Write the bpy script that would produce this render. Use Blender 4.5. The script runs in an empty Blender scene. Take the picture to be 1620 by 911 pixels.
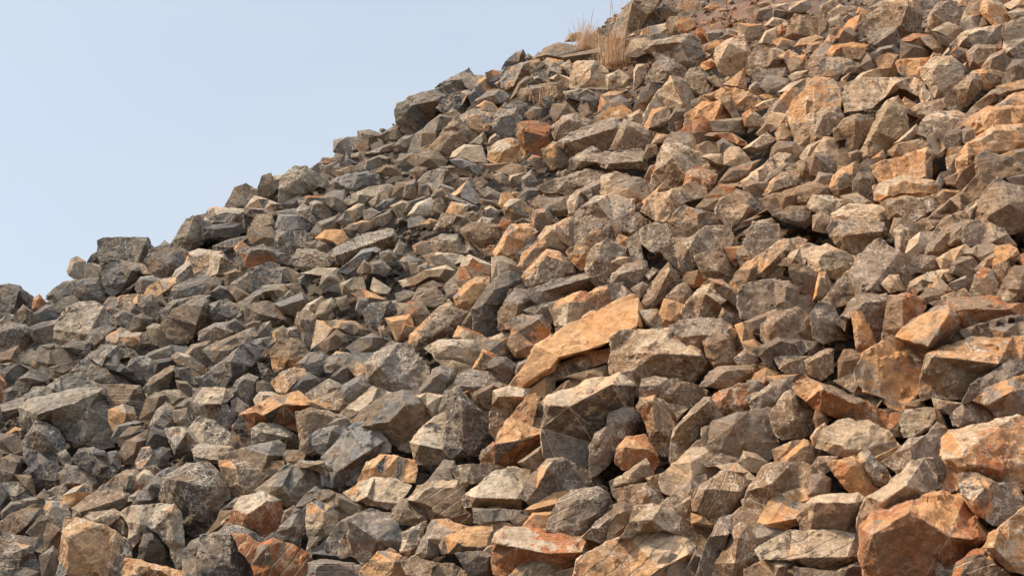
import bpy, bmesh, math, random, re
import numpy as np
from mathutils import Vector, Matrix, noise

random.seed(7)
W, H = 1620.0, 911.0
FPX = 1400.0                       # focal length in photo pixels
PITCH = math.radians(10.0)
CAM_Z = 1.65
sc = bpy.context.scene
col = sc.collection

# ------------------------------------------------------------------ camera
cam_d = bpy.data.cameras.new("camera")
cam_d.sensor_width = 36.0
cam_d.lens = 36.0 * FPX / W
cam_d.clip_end = 3000.0
cam = bpy.data.objects.new("camera", cam_d)
col.objects.link(cam)
cam.location = (0, 0, CAM_Z)
cam.rotation_euler = (math.radians(90) + PITCH, 0, 0)
sc.camera = cam

# ------------------------------------------------------------------ light
SUN_TO = Vector((-0.66, 0.02, 0.74)).normalized()      # towards the sun: upper left
SUN_EL = math.asin(SUN_TO.z)
SUN_AZ = math.atan2(SUN_TO.x, SUN_TO.y)
world = bpy.data.worlds.new("World")
sc.world = world
world.use_nodes = True
wn = world.node_tree
for n in list(wn.nodes): wn.nodes.remove(n)
wo = wn.nodes.new("ShaderNodeOutputWorld")
bg = wn.nodes.new("ShaderNodeBackground")
sky = wn.nodes.new("ShaderNodeTexSky")
sky.sky_type = 'NISHITA'
sky.sun_disc = False
sky.sun_elevation = SUN_EL
sky.sun_rotation = SUN_AZ
sky.altitude = 100.0
sky.air_density = 1.0
sky.dust_density = 2.5
sky.ozone_density = 1.3
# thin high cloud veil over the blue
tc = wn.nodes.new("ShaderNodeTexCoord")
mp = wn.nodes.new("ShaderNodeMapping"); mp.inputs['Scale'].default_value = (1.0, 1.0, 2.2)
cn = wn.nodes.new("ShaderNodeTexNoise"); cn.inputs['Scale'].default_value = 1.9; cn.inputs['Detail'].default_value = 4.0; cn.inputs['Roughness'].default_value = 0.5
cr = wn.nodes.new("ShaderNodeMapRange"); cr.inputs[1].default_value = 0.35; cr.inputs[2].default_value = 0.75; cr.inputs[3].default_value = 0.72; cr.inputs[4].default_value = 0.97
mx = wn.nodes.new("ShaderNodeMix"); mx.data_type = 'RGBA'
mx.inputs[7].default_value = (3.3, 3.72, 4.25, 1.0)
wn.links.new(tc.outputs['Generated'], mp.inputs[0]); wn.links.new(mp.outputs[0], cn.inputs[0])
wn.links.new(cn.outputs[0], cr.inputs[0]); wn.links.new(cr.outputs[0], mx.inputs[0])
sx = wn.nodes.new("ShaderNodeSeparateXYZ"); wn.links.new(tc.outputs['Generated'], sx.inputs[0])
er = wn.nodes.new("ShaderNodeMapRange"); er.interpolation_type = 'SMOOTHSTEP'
er.inputs[1].default_value = 0.50; er.inputs[2].default_value = 0.85; er.inputs[3].default_value = 1.0; er.inputs[4].default_value = 2.8  # extra sky brightness overhead, out of view, added to soften shadows and lift rock tops
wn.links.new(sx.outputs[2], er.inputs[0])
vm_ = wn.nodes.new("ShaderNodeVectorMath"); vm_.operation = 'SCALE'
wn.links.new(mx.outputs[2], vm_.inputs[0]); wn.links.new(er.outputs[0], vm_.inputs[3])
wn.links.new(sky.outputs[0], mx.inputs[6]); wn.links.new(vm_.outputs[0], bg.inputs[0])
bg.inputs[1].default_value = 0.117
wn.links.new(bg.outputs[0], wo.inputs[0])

sl = bpy.data.lights.new("sun", 'SUN')
sl.energy = 3.1
sl.angle = math.radians(5.0)
sl.color = (1.0, 0.85, 0.67)
so = bpy.data.objects.new("sun", sl)
col.objects.link(so)
so.rotation_euler = (-SUN_TO).to_track_quat('-Z', 'Y').to_euler()
so.location = (-20, 0, 30)

sc.view_settings.view_transform = 'Standard'
sc.view_settings.look = 'None'
sc.view_settings.gamma = 1.0
sc.view_settings.exposure = 0.78
sc.view_settings.use_curve_mapping = False
sc.cycles.max_bounces = 5
sc.cycles.diffuse_bounces = 3

# ------------------------------------------------------------------ geometry of the slope
HV, PA, PB = 7.3, 0.75, 0.47       # the pile's face: z = CAM_Z - HV + PA*y + PB*x
CP, SP = math.cos(PITCH), math.sin(PITCH)

def ray(u, v):
    X = (u - W / 2) / FPX; Y = (H / 2 - v) / FPX
    return Vector((X, CP - Y * SP, SP + Y * CP))

def plane_t(u, v, lower=0.0):
    r = ray(u, v)
    d = PA * r.y + PB * r.x - r.z
    return (HV + lower) / max(d, 0.05)

def plane_z(x, y):
    return CAM_Z - HV + PA * y + PB * x

def hit(u, v, lower=0.0):
    r = ray(u, v)
    return Vector((0, 0, CAM_Z)) + r * plane_t(u, v, lower)

c0 = hit(0, 522); c1 = hit(985, 48)
cd = Vector((c1.x - c0.x, c1.y - c0.y)).normalized()
cnrm = Vector((-cd.y, cd.x))                      # points beyond the crest
if cnrm.y < 0: cnrm = -cnrm

CREST = []
for _u, _v in ((-900, 900), (-300, 640), (0, 488), (60, 494), (110, 458), (160, 428), (240, 410), (330, 376), (360, 344), (450, 304), (530, 258),
               (580, 230), (630, 203), (720, 164), (800, 122), (900, 90), (985, 26), (1300, -120), (1700, -300)):
    _h = hit(_u, _v - 17)
    CREST.append(((_h.x - c0.x) * cd.x + (_h.y - c0.y) * cd.y, (_h.x - c0.x) * cnrm.x + (_h.y - c0.y) * cnrm.y))
CREST.sort()

def beyond(x, y):
    a = (x - c0.x) * cd.x + (y - c0.y) * cd.y
    b = (x - c0.x) * cnrm.x + (y - c0.y) * cnrm.y
    if a <= CREST[0][0]: return b - CREST[0][1]
    for (a0, b0), (a1, b1) in zip(CREST, CREST[1:]):
        if a <= a1: return b - (b0 + (b1 - b0) * (a - a0) / (a1 - a0))
    return b - CREST[-1][1]

SOIL = hit(1140, 26)
def soil_amount(x, y):
    # a bank of bare reddish earth near the top
    dx, dy = (x - SOIL.x) / 1.9, (y - SOIL.y) / 1.7
    return max(0.0, min(1.0, 1.5 - math.hypot(dx, dy)))

SINK = 0.64
def ground_z(x, y):
    s = beyond(x, y)
    sink = SINK - (SINK - 0.14) * max(0.0, min(1.0, (s + 3.5) / 3.5))
    z = plane_z(x, y) - sink + 0.40 * soil_amount(x, y)
    if s > -0.1:
        q = s + 0.1
        z -= 1.7 * q * q / (q + 0.6)
    return z

def tag(o, label=None, cat=None, group=None, kind=None):
    if label: o['label'] = label
    if cat: o['category'] = cat
    if group: o['group'] = group
    if kind: o['kind'] = kind
    return o

def link_mesh(name, me, parent=None):
    o = bpy.data.objects.new(name, me)
    col.objects.link(o)
    if parent: o.parent = parent
    return o

# ------------------------------------------------------------------ materials
class NT:
    def __init__(s, name):
        s.m = bpy.data.materials.new(name); s.m.use_nodes = True
        s.t = s.m.node_tree
        for n in list(s.t.nodes): s.t.nodes.remove(n)
        s.out = s.t.nodes.new("ShaderNodeOutputMaterial")
        s.b = s.t.nodes.new("ShaderNodeBsdfPrincipled")
        s.t.links.new(s.b.outputs[0], s.out.inputs[0])
    def n(s, typ, ins=None, **kw):
        nd = s.t.nodes.new(typ)
        for k, v in kw.items(): setattr(nd, k, v)
        for k, v in (ins or {}).items():
            if isinstance(v, bpy.types.NodeSocket): s.t.links.new(v, nd.inputs[k])
            else: nd.inputs[k].default_value = v
        return nd
    def attr(s, name, out='Fac'):
        return s.n("ShaderNodeAttribute", attribute_name=name).outputs[out]
    def math(s, op, a, b=0.0, c=None):
        ins = {0: a, 1: b}
        if c is not None: ins[2] = c
        return s.n("ShaderNodeMath", ins, operation=op).outputs[0]
    def mr(s, v, a, b, c=0.0, d=1.0, smooth=False):
        nd = s.n("ShaderNodeMapRange", {0: v, 1: a, 2: b, 3: c, 4: d})
        if smooth: nd.interpolation_type = 'SMOOTHSTEP'
        return nd.outputs[0]
    def mix(s, f, a, b, blend='MIX'):
        nd = s.n("ShaderNodeMix", None, data_type='RGBA', blend_type=blend)
        for k, v in ((0, f), (6, a), (7, b)):
            if isinstance(v, bpy.types.NodeSocket): s.t.links.new(v, nd.inputs[k])
            else: nd.inputs[k].default_value = v if k == 0 else (*v, 1.0)
        return nd.outputs[2]
    def noise(s, vec, w, scale, detail=4.0, rough=0.6, dist=0.0):
        if w: vec = s.n("ShaderNodeVectorMath", {0: vec, 1: w}, operation='ADD').outputs[0]
        return s.n("ShaderNodeTexNoise", {'Vector': vec, 'Scale': scale, 'Detail': detail, 'Roughness': rough, 'Distortion': dist}).outputs[0]

def rock_material():
    T = NT("weathered_rock")
    co0 = T.n("ShaderNodeTexCoord").outputs['Object']
    seed = T.attr('seed')
    sv = T.n("ShaderNodeCombineXYZ", {0: seed, 1: T.math('MULTIPLY', seed, 1.7), 2: T.math('MULTIPLY', seed, 0.6)}).outputs[0]
    co = T.n("ShaderNodeVectorMath", {0: co0, 1: sv}, operation='ADD').outputs[0]
    tint = T.attr('tint', 'Color'); tint2 = T.attr('tint2', 'Color')
    patch = T.attr('patch'); vein = T.attr('vein'); sco = T.attr('strata'); sst = T.attr('stripe')
    bign = T.n("ShaderNodeTexNoise", {'Vector': co, 'Scale': 2.4, 'Detail': 4.0, 'Roughness': 0.65, 'Distortion': 0.4})
    big = bign.outputs[0]
    bsep = T.n("ShaderNodeSeparateColor", {0: bign.outputs[1]})
    medn = T.n('ShaderNodeTexNoise', {'Vector': co, 'Scale': 12.0, 'Detail': 6.0, 'Roughness': 0.74})
    med = medn.outputs[0]
    # stains of the second colour, in patches with ragged edges
    m = T.math('ADD', T.math('MULTIPLY', big, 0.70), T.math('MULTIPLY', med, 0.30))
    lo = T.math('SUBTRACT', 0.74, T.math('MULTIPLY', patch, 0.5))
    pm = T.n("ShaderNodeMapRange", {0: m, 1: lo, 2: T.math('ADD', lo, 0.035)}, interpolation_type='SMOOTHSTEP').outputs[0]
    c = T.mix(pm, tint, tint2)
    mot = T.mr(med, 0.3, 0.7, 0.66, 1.36)
    c = T.mix(1.0, c, T.n("ShaderNodeCombineColor", {0: mot, 1: mot, 2: mot}).outputs[0], 'MULTIPLY')
    # brown dust film
    c = T.mix(T.mr(bsep.outputs[1], 0.42, 0.70, 0.0, 0.45), c, (0.33, 0.225, 0.135))
    # pale mineral veins and flecks
    wv = T.n("ShaderNodeVectorMath", {0: co, 1: T.n("ShaderNodeVectorMath", {0: bign.outputs[1], 1: (0.9, 0.9, 0.9)}, operation='MULTIPLY').outputs[0]}, operation='ADD').outputs[0]
    wv = T.n('ShaderNodeVectorMath', {0: wv, 1: T.n('ShaderNodeVectorMath', {0: medn.outputs[1], 1: (0.16, 0.16, 0.16)}, operation='MULTIPLY').outputs[0]}, operation='ADD').outputs[0]
    vo = T.n("ShaderNodeTexVoronoi", {'Vector': wv, 'Scale': 4.2}, feature='DISTANCE_TO_EDGE').outputs[0]
    vm = T.n('ShaderNodeMapRange', {0: vo, 1: 0.006, 2: T.mr(bsep.outputs[1], 0.3, 0.7, 0.02, 0.07), 3: 1.0, 4: 0.0}).outputs[0]
    vo3 = T.n("ShaderNodeTexVoronoi", {'Vector': wv, 'Scale': 12.0}, feature='DISTANCE_TO_EDGE').outputs[0]
    vm = T.math('MAXIMUM', vm, T.math('MULTIPLY', T.mr(vo3, 0.01, 0.10, 0.8, 0.0), T.mr(med, 0.50, 0.60)))
    g1 = T.mr(bsep.outputs[2], 0.42, 0.55)
    fl = T.mr(T.noise(co, (5.3, 1.1, 8.7), 19.0, 3.0, 0.75, 1.2), 0.575, 0.66)
    g2 = T.mr(bsep.outputs[0], 0.40, 0.56)
    vv = T.math('MAXIMUM', T.math('MULTIPLY', vm, g1), T.math('MULTIPLY', fl, g2))
    vv = T.math('MULTIPLY', vv, vein)
    c = T.mix(vv, c, (0.74, 0.60, 0.44))
    ew = T.math('MULTIPLY', T.attr('edge'), T.mr(med, 0.42, 0.62, 0.0, 0.85))
    c = T.mix(ew, c, T.mix(0.55, c, (0.62, 0.52, 0.40)))
    # parallel seams
    sw = T.math('ADD', sco, T.mr(med, 0.0, 1.0, -0.10, 0.10))
    sw = T.math('ADD', sw, T.mr(big, 0.0, 1.0, -0.45, 0.45))
    fr = T.math('FRACT', sw)
    wid = T.mr(bsep.outputs[2], 0.3, 0.7, 0.03, 0.13)
    ln = T.n('ShaderNodeMapRange', {0: T.math('ABSOLUTE', T.math('SUBTRACT', fr, 0.5)), 1: T.math('MULTIPLY', wid, 0.4), 2: wid, 3: 1.0, 4: 0.0}).outputs[0]
    ln = T.math('MULTIPLY', ln, T.mr(med, 0.3, 0.5, 0.35, 1.0))
    dk = T.mr(T.math('ABSOLUTE', T.math('SUBTRACT', fr, 0.60)), 0.02, 0.06, 1.0, 0.0)
    lng = T.mr(bsep.outputs[0], 0.34, 0.46, 0.2, 1.0)
    ln = T.math('MULTIPLY', T.math('MULTIPLY', ln, sst), lng); dk = T.math('MULTIPLY', T.math('MULTIPLY', dk, sst), 0.6)
    c = T.mix(dk, c, (0.07, 0.05, 0.035))
    c = T.mix(ln, c, (0.52, 0.38, 0.25))
    T.t.links.new(c, T.b.inputs['Base Color'])
    T.b.inputs['Roughness'].default_value = 0.9
    T.b.inputs['Specular IOR Level'].default_value = 0.2
    st = T.noise(T.n("ShaderNodeMapping", {0: co, 2: (0.35, -0.5, 0.2), 3: (5.0, 5.0, 24.0)}).outputs[0], None, 1.0, 3.0, 0.65)
    h = T.math('ADD', T.noise(co, None, 15.0, 7.0, 0.82), T.math('MULTIPLY', st, 0.55))
    h = T.math('ADD', h, T.math('MULTIPLY', dk, -0.4))
    # small conchoidal chips: piecewise planes tilted cell by cell
    for scl, amp in ((5.0, 2.6), (13.0, 2.2)):
        vf = T.n("ShaderNodeTexVoronoi", {'Vector': wv, 'Scale': scl}, feature='F1')
        df = T.n("ShaderNodeVectorMath", {0: wv, 1: vf.outputs['Position']}, operation='SUBTRACT').outputs[0]
        rc = T.n("ShaderNodeVectorMath", {0: vf.outputs['Color'], 1: (0.5, 0.5, 0.5)}, operation='SUBTRACT').outputs[0]
        h = T.math('ADD', h, T.math('MULTIPLY', T.n("ShaderNodeVectorMath", {0: df, 1: rc}, operation='DOT_PRODUCT').outputs['Value'], amp * 2.2))
    bp = T.n("ShaderNodeBump", {'Strength': 0.85, 'Distance': 0.05, 'Height': h})
    T.t.links.new(bp.outputs[0], T.b.inputs['Normal'])
    return T.m

def soil_material():
    T = NT("stony_earth")
    g = T.n("ShaderNodeNewGeometry").outputs['Position']
    n1 = T.n("ShaderNodeTexNoise", {'Vector': g, 'Scale': 2.0, 'Detail': 8.0, 'Roughness': 0.65}).outputs[0]
    n2 = T.n("ShaderNodeTexNoise", {'Vector': g, 'Scale': 14.0, 'Detail': 6.0, 'Roughness': 0.7}).outputs[0]
    red = T.attr('red')
    c = T.mix(T.mr(n2, 0.35, 0.65), (0.055, 0.04, 0.028), (0.15, 0.11, 0.075))
    r = T.mix(T.mr(n2, 0.35, 0.65), (0.10, 0.045, 0.027), (0.29, 0.14, 0.08))
    r = T.mix(T.mr(n1, 0.5, 0.62), r, (0.20, 0.15, 0.085))
    c = T.mix(red, c, r)
    T.t.links.new(c, T.b.inputs['Base Color']); T.b.inputs['Roughness'].default_value = 0.95
    bp = T.n("ShaderNodeBump", {'Strength': 0.9, 'Distance': 0.08, 'Height': T.math('ADD', n2, n1)})
    T.t.links.new(bp.outputs[0], T.b.inputs['Normal'])
    return T.m

M_ROCK = rock_material()
M_SOIL = soil_material()

# base colours by code (linear)
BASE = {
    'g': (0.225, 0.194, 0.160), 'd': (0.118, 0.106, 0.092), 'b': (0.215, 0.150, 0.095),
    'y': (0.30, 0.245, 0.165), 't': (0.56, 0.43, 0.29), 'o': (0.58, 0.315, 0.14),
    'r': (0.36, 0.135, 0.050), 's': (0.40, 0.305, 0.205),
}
PARTNER = {'g': 'bgdtb', 'd': 'ggb', 'b': 'gyor', 'y': 'bgt', 't': 'otyg', 'o': 'rtog', 'r': 'obd', 's': 'o'}

def zone(c, u, v):
    # the stone itself changes across the pile: dark slate on the left, iron-stained on the right
    w = max(-1.0, min(1.0, (u - 640 + 0.30 * (v - 450)) / 480.0))
    if w < 0:
        g = sum(c) / 3; k = -w * (0.25 if c[0] > 2.4 * c[2] else 1.0)
        return tuple((x + (g * m - x) * 0.32 * k) * (1 - 0.24 * k) for x, m in zip(c, (1.06, 1.0, 0.93)))
    warm = (0.42, 0.235, 0.115)
    return tuple((x + (y - x) * 0.20 * w) * (1 + m * w) for x, y, m in zip(c, warm, (0.12, 0.03, -0.05)))

def jitter(c, rnd, a=0.13):
    k = 1 + rnd.uniform(-a, a)
    w = rnd.uniform(-0.09, 0.09)
    return (c[0] * k * (1 + w), c[1] * k, c[2] * k * (1 - w))

# ------------------------------------------------------------------ traced rocks
def parse(txt):
    rocks = []; ox = oy = 0
    for line in txt.strip().split('\n'):
        if not line: continue
        if line[0] == 'T':
            _, a, b = line.split(); ox, oy = int(a), int(b); continue
        f = line.split('|')
        head = f[0].split()
        code = head[0]
        pts = [tuple(map(float, p.split(','))) for p in head[1:]]
        rid = [tuple(map(float, p.split(','))) for p in (f[1].split() if len(f) > 1 else [])]
        flags = f[2] if len(f) > 2 else ''
        P = [(ox + 2 * x, oy + 2 * y) for x, y in pts]
        Rr = [(ox + 2 * x, oy + 2 * y) for x, y in rid]
        a = 0.0; cx = cy = 0.0
        for (x1, y1), (x2, y2) in zip(P, P[1:] + P[:1]):
            w = x1 * y2 - x2 * y1; a += w; cx += (x1 + x2) * w; cy += (y1 + y2) * w
        cx /= 3 * a; cy /= 3 * a
        rocks.append(dict(code=code, P=P, R=Rr, fl=flags, area=abs(a) / 2, c=(cx, cy), i=len(rocks)))
    return rocks

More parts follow.
